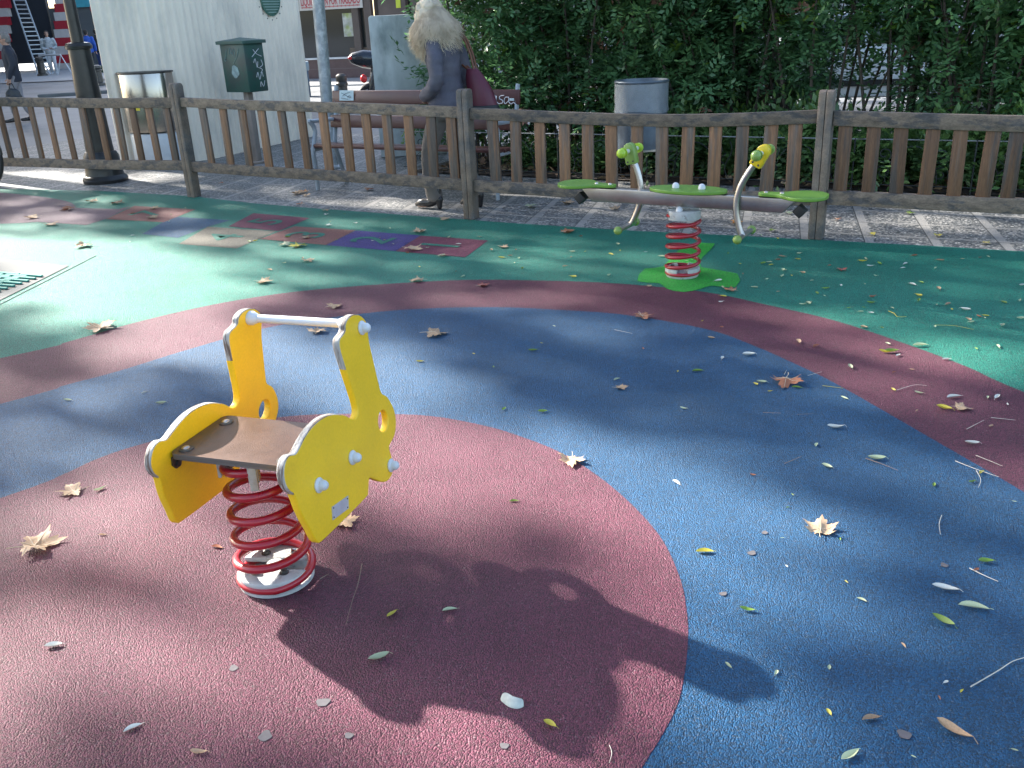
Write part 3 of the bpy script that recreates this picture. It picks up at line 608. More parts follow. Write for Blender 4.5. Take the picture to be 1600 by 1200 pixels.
def ironpanel(p0, d, w_):
    fr = lambda a, z: p0 + d*a + Vector((0, 0, z)); b = MB()
    b.tube([fr(0, 0), fr(0, .44)], .007, 6); b.tube([fr(0, .06), fr(w_, .06)], .005, 6)
    for cx, s_ in ((.24, 1), (w_-.24, -1)):
        for cz, rr, a0, sg in ((.31, .07, R(200), 1), (.16, .06, R(160), -1)):
            b.tube([fr(cx+s_*(x-cx), z) for x, z in spiral((cx, cz), rr, a0, 1.35, sg)], .0042, 5)
        b.tube([fr(cx-s_*.09+s_*.03*math.sin(t*6), .07+.32*t) for t in [i/10 for i in range(11)]], .0042, 5)
    b.tube([fr(w_/2+(.20)*math.cos(math.pi*t), .08+.30*math.sin(math.pi*t)) for t in [i/14 for i in range(15)]], .0045, 5)
    b.build('scroll_panel', IRON, iron, world=True, ang=70)
for i in range(10): ironpanel(K1-KD*(4-.92*i) if True else 0, KD, .92)
b = MB(); b.tube([K1-KD*4+Vector((0, 0, .43)), K1+KD*5.2+Vector((0, 0, .43))], .0055, 6); b.build('top_wire', GREY, iron, world=True)

def shrubmesh(seed, n, rad, z0, z1, lump, bright):
    r_ = np.random.default_rng(seed); cl = []
    ncl = 26; cc = np.stack([r_.uniform(-rad, rad, ncl), r_.uniform(-rad*.75, rad*.75, ncl), r_.uniform(z0+.15, z1, ncl)], 1)
    idx = r_.integers(0, ncl, n); off = r_.normal(size=(n, 3))*[.2, .2, .16]; pos = cc[idx]+off
    nb = int(n*.22); pos[:nb] = np.stack([r_.uniform(-rad, rad, nb), r_.uniform(-rad, rad, nb)*.7, r_.uniform(z0, z1, nb)], 1)
    q = sprays(n, pos, off*2.2, r_, 9, .078); kind = np.zeros(n, int); br = r_.choice(ncl, bright, replace=False)
    kind[np.isin(idx, br) & (r_.uniform(size=n) < .75)] = 1; kind[r_.uniform(size=n) < .015] = 2
    return q, np.tile(kind, 9), cc
sh = [shrubmesh(11, 2300, .75, .35, 2.5, 1, 3), shrubmesh(12, 2300, .75, .5, 2.6, 1, 1), shrubmesh(13, 1350, .75, 1.12, 2.6, 1, 5), shrubmesh(14, 1350, .75, 1.08, 2.6, 1, 3)]
meshes = []
def mkshrub(i, loc, rz, label):
    t = thing('hedge_shrub', label, 'shrub', loc, rz, 'tall feathery shrubs of the hedge')
    if len(meshes) <= i or meshes[i] is None:
        while len(meshes) <= i: meshes.append(None)
        q, mi, cc = sh[i]; o = quads('foliage', q, [LEAFD, LEAFB, LEAFR], mi, t); b = MB(); r_ = random.Random(i)
        for c_ in cc[:16]:
            s_ = Vector((c_[0]*.35+r_.uniform(-.05, .05), c_[1]*.35, 0)); e = Vector(c_); m_ = s_.lerp(e, .5)+Vector((r_.uniform(-.06, .06), r_.uniform(-.06, .06), .1))
            b.tube(frompoly([tuple(s_), tuple(m_), tuple(e)], 4, closed=False), [.019-.0017*k for k in range(9)], 6)
        st_ = b.build('stems', BARK, t); meshes[i] = (o.data, st_.data)
    else:
        for nm, d_ in zip(('foliage', 'stems'), meshes[i]):
            o = bpy.data.objects.new(nm, d_); col.objects.link(o); o.parent = t
hs = [(4.6, 0, .9, 'feathery bright green shrub at the left end of the hedge behind the woman'), (3.65, 1, 1.0, 'dark feathery shrub left of the cylindrical litter bin'), (2.75, 0, 1.05, 'dense dark shrub directly behind the cylindrical litter bin'),
      (1.95, 1, 1.1, 'dark shrub right of the cylindrical litter bin, above the yellow seesaw grip'), (1.1, 2, 1.05, 'bare stemmed shrub behind the right-hand fence post with light between its stems'), (.4, 3, 1.1, 'open stemmed shrub with the parked white car showing through'),
      (-.4, 1, .95, 'full green shrub at the right edge of the photo'), (-1.3, 0, 1.0, 'dense shrub just beyond the right edge of the photo')]
for i, (a_, v_, n_, lb) in enumerate(hs):
    p = K1 + KD*a_ + KN*n_; mkshrub(v_, (p.x, p.y, 0), R(151+180*(i % 2))+.2*math.sin(i*3), lb)
for i, (a_, v_) in enumerate([(4.0, 1), (2.9, 0), (2.0, 1), (-.6, 0)]):
    p = K1 + KD*a_ + KN*2.15; mkshrub(v_, (p.x, p.y, 0), R(151+180*((i+1) % 2)), 'tall shrub of the second row, hidden behind the front of the hedge')
# low ground cover plants along the edging
r_ = np.random.default_rng(5); n = 900
off = r_.normal(size=(n, 3))*[.17, .15, .08]; pos = off+[0, 0, .22]; q = sprays(n, pos, off*3+[0, 0, .5], r_, 5, .075, .3)
lowme = None
lowlab = ['low leafy plant left of the cylindrical litter bin', 'low leafy plant under the cylindrical litter bin', 'low leafy plant right of the cylindrical litter bin', 'low leafy plant behind the seesaw centre', 'low leafy plant just left of the right-hand fence post', 'low leafy plant right of the right-hand fence post', 'bright low leafy plant behind the fourth fence panel', 'bright low leafy plant at the right edge of the photo', 'low leafy plant at the end of the bench', 'low leafy plant behind the woman\'s legs']
for i, a_ in enumerate([2.35, 1.75, 1.15, .55, -.05, -.65, -1.25, -1.95, 3.2, 3.9]):
    p = K1 + KD*(a_) + KN*random.uniform(.42, .65); t = thing('low_plant', lowlab[i], 'plant', (p.x, p.y, 0), random.uniform(0, 6), 'low plants behind the iron edging'); t.scale = (1.15, 1.15, random.uniform(.9, 1.35)) if i < 8 else (.8, .8, .6)
    if lowme is None: lowme = quads('foliage', q, [LEAFG], parent=t).data
    else: o = bpy.data.objects.new('foliage', lowme); col.objects.link(o); o.parent = t

# ------------------------------------------------------------------ litter bin, cylindrical, wrapped
BN = along(F0, 1.55, 1.05); px0 = at(1000, 300)
bx = Vector((1.235, 8.25, 0)); bin_ = thing('cylindrical_litter_bin', 'grey cylindrical litter bin wrapped in clear plastic film in front of the hedge', 'litter bin', bx)
BINM = M('grey_painted_steel', (.10, .125, .15), .42, .35, var=.2, vs=6, c2=(.07, .085, .105), c2s=5)
b = MB(); b.lathe([(.0, .38), (.218, .38), (.225, .385), (.225, .93), (.232, .935), (.236, .945), (.232, .955), (.22, .955), (.215, .93), (.2, .5), (0, .5)], n=40); b.build('drum', BINM, bin_)
b = MB(); b.tube([(.0, .16, 0), (0, .16, .6)], .025, 10); b.tube([(0, .16, 0), (0, .16, .02)], .06, 12); b.build('post', GREY, bin_)
b = MB(); b.lathe([(.21, .372), (.228, .376), (.228, .392), (.21, .396)], n=40); b.build('base_ring', STEEL, bin_)
FILM = M('plastic_film', (.55, .58, .6), .2, 0, var=.1, vs=10, bump=1.0, bs=26, stretch=(1, 1, 2)); fb = FILM.node_tree; pb = fb.nodes['Principled BSDF']
trn = fb.nodes.new('ShaderNodeBsdfTransparent'); mxs = fb.nodes.new('ShaderNodeMixShader'); mxs.inputs[0].default_value = .26
fb.links.new(trn.outputs[0], mxs.inputs[1]); fb.links.new(pb.outputs[0], mxs.inputs[2]); fb.links.new(mxs.outputs[0], fb.nodes['Material Output'].inputs[0])
b = MB(); n = 60; vs = []
for i, z in enumerate([.70, .715, .74, .80, .86, .92, .945]):
    for j in range(n):
        a = 2*math.pi*j/n; rr = .229 + .004*math.sin(j*2.1+i) + (.006*abs(math.sin(j*.9)) if i < 2 else 0); vs.append((rr*math.cos(a), rr*math.sin(a), z+.012*math.sin(a*3+1)*(i < 3)))
b.add(vs, [(i*n+j, i*n+(j+1) % n, (i+1)*n+(j+1) % n, (i+1)*n+j) for i in range(6) for j in range(n)]); b.build('plastic_wrap', FILM, bin_)

# ------------------------------------------------------------------ bench
BD = (at(778, 313)-at(497, 297)).normalized(); BNn = Vector((-BD.y, BD.x, 0)); BL = at(497, 297); BR = at(778, 313)
bench = thing('park_bench', 'brown slatted park bench with grey legs, a pale sticker and white graffiti', 'bench', BL)
BROWN = M('brown_bench_slat', (.085, .032, .028), .38, var=.2, vs=5, stretch=(1, 1, 1), bump=.2, bs=80)
BSTEEL = M('bench_leg_steel', (.36, .39, .42), .4, .3, var=.15, vs=10)
bl, br_ = BL - BD*.13, BR + BD*.30
bw0 = onplane(BL+BNn*.43, BR+BNn*.43, 520, 150); bw1 = onplane(BL+BNn*.43, BR+BNn*.43, 813, 158)
def slat(name, o_, z, h, th, tilt=0, a=None, c_=None):
    a = (a or bw0); c_ = (c_ or bw1); a = Vector((a.x, a.y, 0)) + BNn*(o_-.43) + Vector((0, 0, z)); c_ = Vector((c_.x, c_.y, 0)) + BNn*(o_-.43) + Vector((0, 0, z)); b = MB()
    b.bar(a, c_, th, h, up=(Vector((0, 0, 1))+BNn*tilt)); return b.build(name, BROWN, bench, world=True, bevel=.012)
tz0 = onplane(BL+BNn*.43, BR+BNn*.43, 600, 141).z; tz1 = onplane(BL+BNn*.43, BR+BNn*.43, 600, 163).z
top = slat('back_slat', .43, (tz0+tz1)/2, tz0-tz1, .035, .15); slat('back_slat', .36, .62, .12, .035, .15)
for k in range(3): slat('seat_slat', .05+.11*k, .425-.01*k, .035, .10)
for P_ in (BL, BR):
    b = MB(); fr = lambda y, z: P_ + BNn*y + Vector((0, 0, z))
    b.tube([fr(y, z) for y, z in frompoly([(0, 0), (.01, .2), (.0, .38), (.06, .56), (.0, .66), (.02, .66)], 4, closed=False)], [.024]*21, 8, flat=.5)
    b.tube([fr(y, z) for y, z in frompoly([(.46, 0), (.38, .25), (.34, .42), (.40, .65), (.46, .95)], 4, closed=False)], [.026]*17, 8, flat=.5)
    b.tube([fr(0, .39), fr(.35, .385)], .02, 8); b.tube([fr(.02, .655), fr(.39, .64)], .018, 8)
    b.build('leg_frame', BSTEEL, bench, world=True)
STK = M('sticker_paper', (.50, .60, .62), .5, var=.1, vs=20)
def onslat(x0, x1, y0, y1, off=.43-.0195):
    return [onplane(BL+BNn*off, BR+BNn*off, x, y) for x, y in ((x0, y0), (x1, y0), (x1, y1), (x0, y1))]
b = MB(); b.add([p - BNn*.006 for p in onslat(531, 553, 141, 157)], [(3, 2, 1, 0)]); sk_ = b.build('sticker', STK, top, world=False); sk_.parent = bench; 
for v in sk_.data.vertices: v.co = WM[bench.name].inverted() @ v.co
GRAF = M('white_marker', (.62, .62, .64), .6, var=.1, vs=20); INK = M('dark_ink', (.05, .06, .08), .6)
def scrib(name, strokes, r, mt, parent, fn, world=True):
    b = MB()
    for s_ in strokes:
        pts = [fn(x, y) for x, y in frompoly(s_, 4, closed=False)]
        if len(pts) > 1: b.tube(pts, r, 5)
    return b.build(name, mt, parent, world=world)
fn = lambda x, y: onplane(BL+BNn*.408, BR+BNn*.408, x, y) - BNn*.006
scrib('graffiti', [[(776, 151), (770, 149), (766, 155), (767, 161), (773, 159), (776, 150), (776, 158), (779, 161)], [(788, 149), (782, 150), (781, 154), (786, 157), (785, 161), (779, 162)], [(795, 152), (790, 152), (788, 158), (790, 162), (795, 157), (795, 151), (796, 160), (800, 162)], [(799, 163), (803, 160), (806, 163)]], .0038, GRAF, bench, fn)
b = MB(); c_ = fn(800, 155.5); b.bar(c_-BD*.024, c_+BD*.024, .003, .022); b.build('round_sticker', STK, bench, world=True, bevel=.0012)
fn2 = lambda x, y: fn(x, y) - BNn*.004
scrib('sticker_print', [[(534, 145), (538, 147), (543, 150), (548, 153)], [(548, 144), (541, 146), (536, 150)], [(544, 152), (547, 149), (549, 153)], [(534, 153), (540, 154), (545, 155)]], .002, INK, bench, fn2)

# ------------------------------------------------------------------ street lamp
LB = at(166, 283); lamp = thing('street_lamp', 'dark cast iron lamp post with flared base on the pavement at left', 'lamp post', LB)
LM = M('dark_lamp_paint', (.038, .036, .034), .32, .5, var=.25, vs=8, bump=.15, bs=40)
b = MB(); b.lathe([(.0, 0), (.235, 0), (.24, .03), (.225, .06), (.205, .075), (.2, .10), (.185, .28), (.16, .33)], n=40); b.build('base', LM, lamp)
b = MB(); b.lathe([(.15, .3), (.138, .5), (.125, 1.0), (.112, 1.40), (.0, 1.40)], n=36); b.build('lower_shaft', LM, lamp)
b = MB(); b.lathe([(.112, 1.385), (.135, 1.39), (.138, 1.42), (.12, 1.45), (.06, 1.46)], n=32); b.build('collar', LM, lamp)
b = MB(); b.lathe([(.064, 1.44), (.052, 2.6), (.045, 4.2), (0, 4.2)], n=24); b.build('upper_shaft', LM, lamp)
b = MB(); b.lathe([(.05, 4.1), (.2, 4.25), (.25, 4.35), (.2, 4.8), (.06, 5.0), (0, 5.1)], n=20); b.build('lantern', LM, lamp)

# ------------------------------------------------------------------ stainless litter box
CB = at(238, 262)+Vector((.05, .1, 0)); CB.z = 0
lb = thing('steel_litter_box', 'shiny stainless steel litter box with curved front beside the corrugated booth', 'litter bin', CB, R(-14))
CHR = M('polished_steel', (.42, .38, .33), .24, 1.0, var=.1, vs=5, bump=.9, bs=5, stretch=(1, 1, .25))
def dsh(rx, ry, n=24): return [(rx*math.cos(a), -ry*math.sin(a)) for a in [math.pi*i/n for i in range(n+1)]] + [(-rx, .14), (rx, .14)]
b = MB(); b.prism(dsh(.31, .2), .42, 1.08); b.build('steel_body', CHR, lb, bevel=.004)
b = MB(); b.prism(dsh(.325, .215), 1.08, 1.10); b.bar((-.318, -.0, .4), (-.318, 0, 1.1), .02, .02); b.bar((.318, 0, .4), (.318, 0, 1.1), .02, .02); b.build('frame', DKMET, lb, bevel=.003)
b = MB(); b.prism(dsh(.29, .185), .0, .40); b.build('white_pedestal', M('white_enamel', (.58, .60, .60), .4, var=.1), lb, bevel=.004)
b = MB(); b.box((-.02, -.202, .70), (.075, .004, .05)); b.build('yellow_sticker', M('yellow_sticker_paper', (.75, .6, .05), .5), lb)

# ------------------------------------------------------------------ corrugated booth
c0 = at(192, 262); c1 = at(318, 252); c2 = Vector((-2.75, 14.0, 0))
d1 = (c1-c0).normalized(); d2 = (c2-c1).normalized(); rad = .28; path = [c0]
for i in range(9):
    t = i/8; a_ = c1-d1*rad; e_ = c1+d2*rad; path.append(a_*(1-t)**2 + c1*2*t*(1-t) + e_*t*t)
path += [c2, c2+Vector((-1.9, 1.2, 0)), c0+Vector((-.6, 2.4, 0))]
# resample by arc length
seg = [(path[i+1 if i+1 < len(path) else 0]-path[i]).length for i in range(len(path))]; tot = sum(seg); N = int(tot/.0125)
booth = thing('corrugated_booth', 'white corrugated metal booth with rounded corner and a round green vent', 'booth', c1)
ring = []; 
for k in range(N):
    s_ = tot*k/N; i = 0
    while s_ > seg[i]: s_ -= seg[i]; i += 1
    a_, e_ = path[i], path[(i+1) % len(path)]; d = (e_-a_).normalized(); p = a_ + d*s_; nrm = Vector((d.y, -d.x, 0))
    ring.append(p + nrm*.011*math.cos(2*math.pi*(tot*k/N)/.1))
b = MB(); vs = [r_ + Vector((0, 0, z)) for z in (0, 1.4, 2.9) for r_ in ring]; b.add(vs, [(i*N+j, i*N+(j+1) % N, (i+1)*N+(j+1) % N, (i+1)*N+j) for i in range(2) for j in range(N)] + [tuple(2*N+j for j in range(N))])
BOOTH = M('white_corrugated_metal', (.78, .69, .56), .45, .0, var=.06, vs=2, c2=(.50, .46, .39), c2s=1.6, c2t=(.5, .75), stretch=(1, 1, .4))
b.build('shell', BOOTH, booth, world=True, ang=60)
vc = onplane(c1, c2, 420, -2); vn = Vector((d2.y, -d2.x, 0)).normalized(); vc = vc + vn*.013
b = MB(); b.lathe([(.215, 0), (.22, .012), (.20, .016), (.195, .004), (0, .004)], vc, vn, 32); vt = b.build('vent', M('green_vent', (.04, .14, .10), .5, .2), booth, world=True)
b = MB()
for k in range(-5, 6):
    w_ = math.sqrt(.192**2-(k*.034)**2); q_ = vc + vn*.012 + Vector((0, 0, k*.034)); sk2 = d2*w_*.8; b.bar(q_-sk2-Vector((0, 0, .5*w_)) if False else q_-d2*w_, q_+d2*w_, .016, .012)
sl = b.build('louvre', M('pale_louvre', (.22, .34, .30), .5), booth, world=True)
b = MB()
for k in range(16):
    a_ = 2*math.pi*k/16; q_ = vc + d2*.265*math.cos(a_) + Vector((0, 0, .265*math.sin(a_))); b.ball(q_, .008, 6)
b.build('rivet_ring', DKMET, booth, world=True)

# ------------------------------------------------------------------ green utility box on post
UB = at(403, 254); UB.z = 0; ub = thing('green_utility_box', 'dark green utility box with a lid and white scribbles on a post before the booth', 'utility box', UB, R(-38))
UG = M('dark_green_paint', (.018, .075, .058), .45, var=.2, vs=5, c2=(.03, .05, .045), c2s=5, bump=.1, bs=90)
zt, zb = .0, .0
tp = atdist(UB, 385, 60).z; bt = atdist(UB, 385, 143).z; W_ = .44
b = MB(); b.box((0, 0, (tp-.05+bt)/2), (W_, W_*.62, tp-.05-bt)); body = b.build('box_body', UG, ub, bevel=.01)
b = MB(); b.prism([(-W_/2-.03, -W_*.31-.03), (W_/2+.03, -W_*.31-.03), (W_/2+.03, W_*.31+.03), (-W_/2-.03, W_*.31+.03)], tp-.055, tp-.02); b.add([(-W_/2-.03, -W_*.31-.03, tp-.02), (W_/2+.03, -W_*.31-.03, tp-.02), (W_/2+.03, W_*.31+.03, tp-.02), (-W_/2-.03, W_*.31+.03, tp-.02), (0, 0, tp+.015)], [(0, 1, 4), (1, 2, 4), (2, 3, 4), (3, 0, 4)]); b.build('lid', M('lid_green', (.045, .10, .085), .5, var=.2), ub, bevel=.004)
b = MB(); b.box((0, 0, bt/2), (.09, .07, bt)); b.box((0, 0, .012), (.2, .18, .024)); b.build('post', M('beige_post', (.24, .2, .17), .6, var=.3, vs=4), ub, bevel=.004)
hz_ = tp-bt-.05
ff = lambda x, y: Vector((-W_/2+x*W_, -W_*.31-.002, bt+(1-y)*hz_)); fs_ = lambda x, y: Vector((W_/2+.002, -W_*.31+x*W_*.62, bt+(1-y)*hz_))
FADE = M('faded_scribble', (.14, .22, .21), .6, var=.3, vs=30)
scrib('graffiti', [[(.18, .3), (.25, .18), (.28, .1)], [(.36, .22), (.42, .08), (.47, .2), (.4, .17)], [(.5, .24), (.55, .1), (.6, .2), (.56, .26)], [(.72, .22), (.78, .1)], [(.2, .3), (.14, .28), (.15, .35), (.22, .33)], [(.5, .4), (.68, .25), (.75, .15)]], .004, FADE, body, ff, world=False)
b = MB(); pts = [(.52+.15*math.cos(a)*(1+.12*math.sin(5*a)), .57+.13*math.sin(a)*(1+.1*math.cos(3*a))) for a in [2*math.pi*i/22 for i in range(22)]]; b.prism(pts, 0, .0015, lambda x, y, z: ff(x, y)+Vector((0, -z, 0))); b.build('torn_sticker', M('torn_paper', (.24, .33, .33), .7, var=.4, vs=25), body)
scrib('graffiti', [[(.35, .28), (.55, .2), (.75, .12)], [(.45, .13), (.6, .22), (.85, .28)], [(.4, .4), (.5, .32), (.55, .5), (.62, .38)], [(.8, .35), (.85, .45), (.7, .5)], [(.45, .7), (.55, .6), (.6, .75), (.75, .6), (.8, .7)], [(.6, .9), (.65, .8), (.75, .9), (.85, .78)], [(.6, .5), (.8, .55), (.7, .62)]], .0035, GRAF, body, fs_, world=False)

# ------------------------------------------------------------------ grey sign pole, concrete slab, scooter, bollards
gpb = at(520, 262); gpb.z = 0; pole = thing('grey_pole', 'mottled galvanised steel pole between the booth and the shop window', 'pole', gpb)
top_ = atdist(gpb, 497, 0); GALV = M('galvanised_steel', (.30, .32, .33), .55, .3, var=.3, vs=16, c2=(.44, .45, .45), c2s=12, c2t=(.5, .6))
tdir = (top_-gpb); b = MB(); b.tube([gpb, gpb+tdir*.5, gpb+tdir*2.2], .065, 20); b.build('shaft', GALV, pole, world=True)
b = MB(); b.lathe([(.0, 0), (.11, 0), (.11, .02), (.07, .03)], n=20); b.build('foot_plate', GALV, pole)
SB = at(600, 246); SB.z = 0
sl0 = atdist(SB, 582, 100); sl1 = atdist(SB, 690, 100); tz = atdist(SB, 620, 23).z
slab = MB(); dd = Vector((sl1.x-sl0.x, sl1.y-sl0.y, 0)); ddn = dd.normalized(); nn = Vector((-ddn.y, ddn.x, 0))
CONC = M('weathered_concrete', (.44, .47, .46), .8, var=.3, vs=4, c2=(.25, .29, .28), c2s=3.2, bump=.5, bs=50, stretch=(1, 1, .45), c2t=(.48, .66))
sc_ = (Vector((sl0.x, sl0.y, 0))+Vector((sl1.x, sl1.y, 0)))/2 + nn*.15
slab.prism([(-dd.length/2, 0), (dd.length/2, 0), (dd.length/2, tz-.02), (dd.length/2-.02, tz), (-dd.length/2+.02, tz), (-dd.length/2, tz-.02)], -.15, .15, lambda x, z, y: ddn*x+nn*y+Vector((0, 0, z)))
o = slab.build('concrete_slab', CONC, bevel=.008); o.location = sc_; tag(o, 'upright grey concrete slab with dark damp streaks behind the bench', 'slab')
scb = at(583, 172); scb.z = 0; sco = thing('parked_scooter', 'dark parked scooter showing its red tail lights beside the concrete slab', 'scooter', scb, R(12))
SCM = M('black_scooter_paint', (.012, .016, .022), .25, var=.2, coat=.5)
zc = atdist(scb, 565, 92).z
b = MB(); vs = [(-.36, zc+.02, .02), (-.30, zc+.02, .09), (-.1, zc, .15), (.2, zc-.05, .16), (.5, zc-.14, .13), (.9, zc-.1, .12)]
b.tube([(x, 0, z) for x, z, r_ in vs], [r_ for x, z, r_ in vs], 16, flat=1.1); b.build('tail_body', SCM, sco, ang=70)
b = MB(); b.tube([(0, .0, .30), (.15, 0, zc-.1)], .09, 10); b.box((.7, 0, .28), (.7, .28, .12)); b.tube([(1.05, 0, .3), (1.0, 0, zc+.12)], .06, 10); b.build('frame', SCM, sco, bevel=.01)
for x in (-.02, 1.25):
    b = MB(); b.tube([(x+.2*math.cos(a), 0, .24+.2*math.sin(a)) for a in [2*math.pi*i/28 for i in range(28)]], .05, 10, closed=True); wh = b.build('wheel', BLACK, sco); b = MB(); b.lathe([(0, -.03), (.15, -.03), (.15, .03), (0, .03)], (x, 0, .24), (0, 1, 0), 20); b.build('rim', GREY, wh)
TAIL = M('red_lens', (.5, .02, .02), .25)
b = MB(); b.ball((-.33, -.06, zc+.03), .05, 12, sc=(.8, 1, .7)); b.build('tail_light', TAIL, sco)
b = MB(); b.ball((-.12, -.05, atdist(scb, 580, 122).z), .07, 12, sc=(.9, .9, 1.1)); b.build('rear_indicator', TAIL, sco)
b = MB(); b.tube([(1.0, -.3, zc+.15), (1.0, .3, zc+.15)], .018, 8); b.build('handlebar', BLACK, sco)
def bollard(px, py, top, w_, label, name='bollard'):
    p = at(px, py); p.z = 0; h = atdist(p, px, top).z; t = thing(name, label, 'bollard', p, 0, 'cast iron bollards along the street')
    b = MB(); b.lathe([(0, 0), (w_*.62, 0), (w_*.6, h*.1), (w_*.45, h*.14), (w_*.42, h*.68), (w_*.5, h*.7), (w_*.5, h*.76), (w_*.4, h*.8)], n=20); b.build('shaft', DKMET, t)
    b = MB(); b.lathe([(w_*.4, h*.79), (w_*.47, h*.85), (w_*.45, h*.95), (w_*.25, h), (0, h)], n=20); b.build('head', DKMET, t); return t
bollard(539, 175, 115, .22, 'cast iron bollard rising behind the pale sticker end of the bench')
bollard(155, 133, 101, .36, 'dark bollard on the street below the two people walking away')
bollard(67, 119, 88, .36, 'dark bollard in front of the ladder')

# ------------------------------------------------------------------ shop across the street
A0 = at(530, 122); SD = Vector((.96, -.28, 0)).normalized(); SN = Vector((SD.y, -SD.x, 0))   # SN faces the camera side
shop = thing('shop_building', 'shop front with dark window, red clearance banner and tiled wall under the sill', 'building', A0)
def sp(x, y, off=0): return onplane(A0+SN*off, A0+SD+SN*off, x, y)
sz = sp(530, 92).z; wz = 7.0
TILE = M('dark_red_tiles', (.10, .055, .058), .35, var=.25, vs=4)
nt_ = TILE.node_tree; 
def wallbox(name, a, b_, z0, z1, th, mt, off=0, parent=None, bev=0):
    b = MB(); p, q_ = A0+SD*a+SN*off, A0+SD*b_+SN*off; b.bar(p+Vector((0, 0, (z0+z1)/2)), q_+Vector((0, 0, (z0+z1)/2)), th, z1-z0); return b.build(name, mt, parent or shop, world=True, bevel=bev)
def su(x, y=90): return (sp(x, y)-A0).dot(SD)
LFT = su(330)
wallbox('wall', LFT, 40, 3.6, 7.0, .3, M('shop_render', (.30, .27, .24), .7, var=.2, vs=1), off=-.3)
wallbox('tiled_wall', LFT, su(590), 0, sz, .3, TILE, off=-.15)
b = MB()
for k in range(60):
    u = -3.2+k*.33
    if u > su(592): break
    b.bar(A0+SD*u+SN*.001+Vector((0, 0, .0)), A0+SD*u+SN*.001+Vector((0, 0, sz-.03)), .02, .004)
b.bar(A0+SD*-3.2+SN*.002+Vector((0, 0, sz*.5)), A0+SD*su(590)+SN*.002+Vector((0, 0, sz*.5)), .004, .02); b.build('tile_joints', M('tile_joint', (.16, .12, .115), .8), shop, world=True)
wallbox('sill', LFT, su(560), sz, sz+.05, .34, M('white_sill', (.6, .6, .6), .5), off=-.1)
GLS = M('dark_shop_glass', (.02, .024, .026), .06, var=0, spec=.6)
wallbox('window', LFT, su(573), sz+.05, 3.6, .04, GLS, off=-.2)
wallbox('lower_glass_frame', su(545), su(573), sz+.0, sz+.30, .06, M('wood_window_frame', (.13, .09, .065), .5), off=-.17)
PIL = M('brown_pillar', (.10, .075, .065), .6, var=.25, vs=2)
for x0, x1 in ((556, 566), (575, 586), (598, 640), (648, 700)): wallbox('pillar', su(x0), su(x1), 0 if x0 > 590 else sz, 3.6, .2, PIL, off=-.1)
wallbox('doorway', su(586), su(650), 0, 3.6, .06, M('dark_doorway', (.035, .03, .028), .5), off=-.3)
wallbox('far_wall', su(700), 40, 0, 3.6, .3, M('pale_street_wall', (.42, .42, .42), .7, var=.3, vs=.5, c2=(.2, .2, .2), c2s=.4), off=-.3)
b = MB(); b.bar(sp(465, 5, .06), sp(465, 5, .06)+SD*.01, .01, .01)
q = [sp(x, y, .05) for x, y in ((469.5, 17), (568.5, 15.5))]; bz0_ = q[0].z; bz1_ = bz0_+.85
wb = su(469.5, 16); we = su(568.5, 16)
ban = wallbox('banner', wb, we, bz0_, bz1_, .02, M('banner_cloth', (.50, .47, .43), .7, var=.1, vs=3), off=.05)
mw = Matrix((SD, Vector((0, 0, 1)), SN)).transposed().to_4x4()
REDI = M('banner_red', (.42, .06, .07), .7)
for body, size, zz, mt, sx in (('LIQUIDACION POR TRASLADO', .30, bz0_+.225, REDI, 1.0), ('calle de al lado n. 28 esquina con la plaza mayor', .10, bz0_+.075, INK, 1.0)):
    if mt is INK: continue
    m4 = mw.copy(); m4.translation = A0 + SD*(wb+we)/2 + SN*.064 + Vector((0, 0, zz)); o = textmesh(body, size, WM[shop.name].inverted() @ m4, 'banner_lettering', mt, ban, ext=.002, bold=.006, sx=1)
    wd = max(v.co.x for v in o.data.vertices)-min(v.co.x for v in o.data.vertices); hx = sum(v.co.x for v in o.data.vertices)/len(o.data.vertices)
    f_ = (we-wb)*.93/((max((v.co.dot(SD)) for v in o.data.vertices)-min(v.co.dot(SD) for v in o.data.vertices))); cxx = (A0*0+SD*(wb+we)/2).dot(SD)
    for v in o.data.vertices: dlt = v.co.dot(SD)-cxx; v.co += SD*dlt*(f_-1)
b = MB()
for k in range(44):
    u = wb+.08+(we-wb-.16)*k/44; b.bar(A0+SD*u+SN*.063+Vector((0, 0, bz0_+.08)), A0+SD*(u+.03)+SN*.063+Vector((0, 0, bz0_+.08)), .003, .03+.02*(k*7 % 3 == 0))
b.build('small_print', REDI, ban); 
for v in bpy.data.objects['small_print'].data.vertices: v.co = WM[shop.name].inverted() @ v.co
POS = M('window_poster', (.45, .45, .42), .6, var=.5, vs=5, c2=(.35, .42, .12), c2s=3)
wallbox('poster', su(538), su(558), sp(548, 57).z, sp(548, 20).z, .01, POS, off=-.16)
wallbox('yellow_notice', su(626), su(633), sp(629, 12).z, sp(629, -10).z, .01, M('notice_yellow', (.5, .55, .05), .6), off=.02)
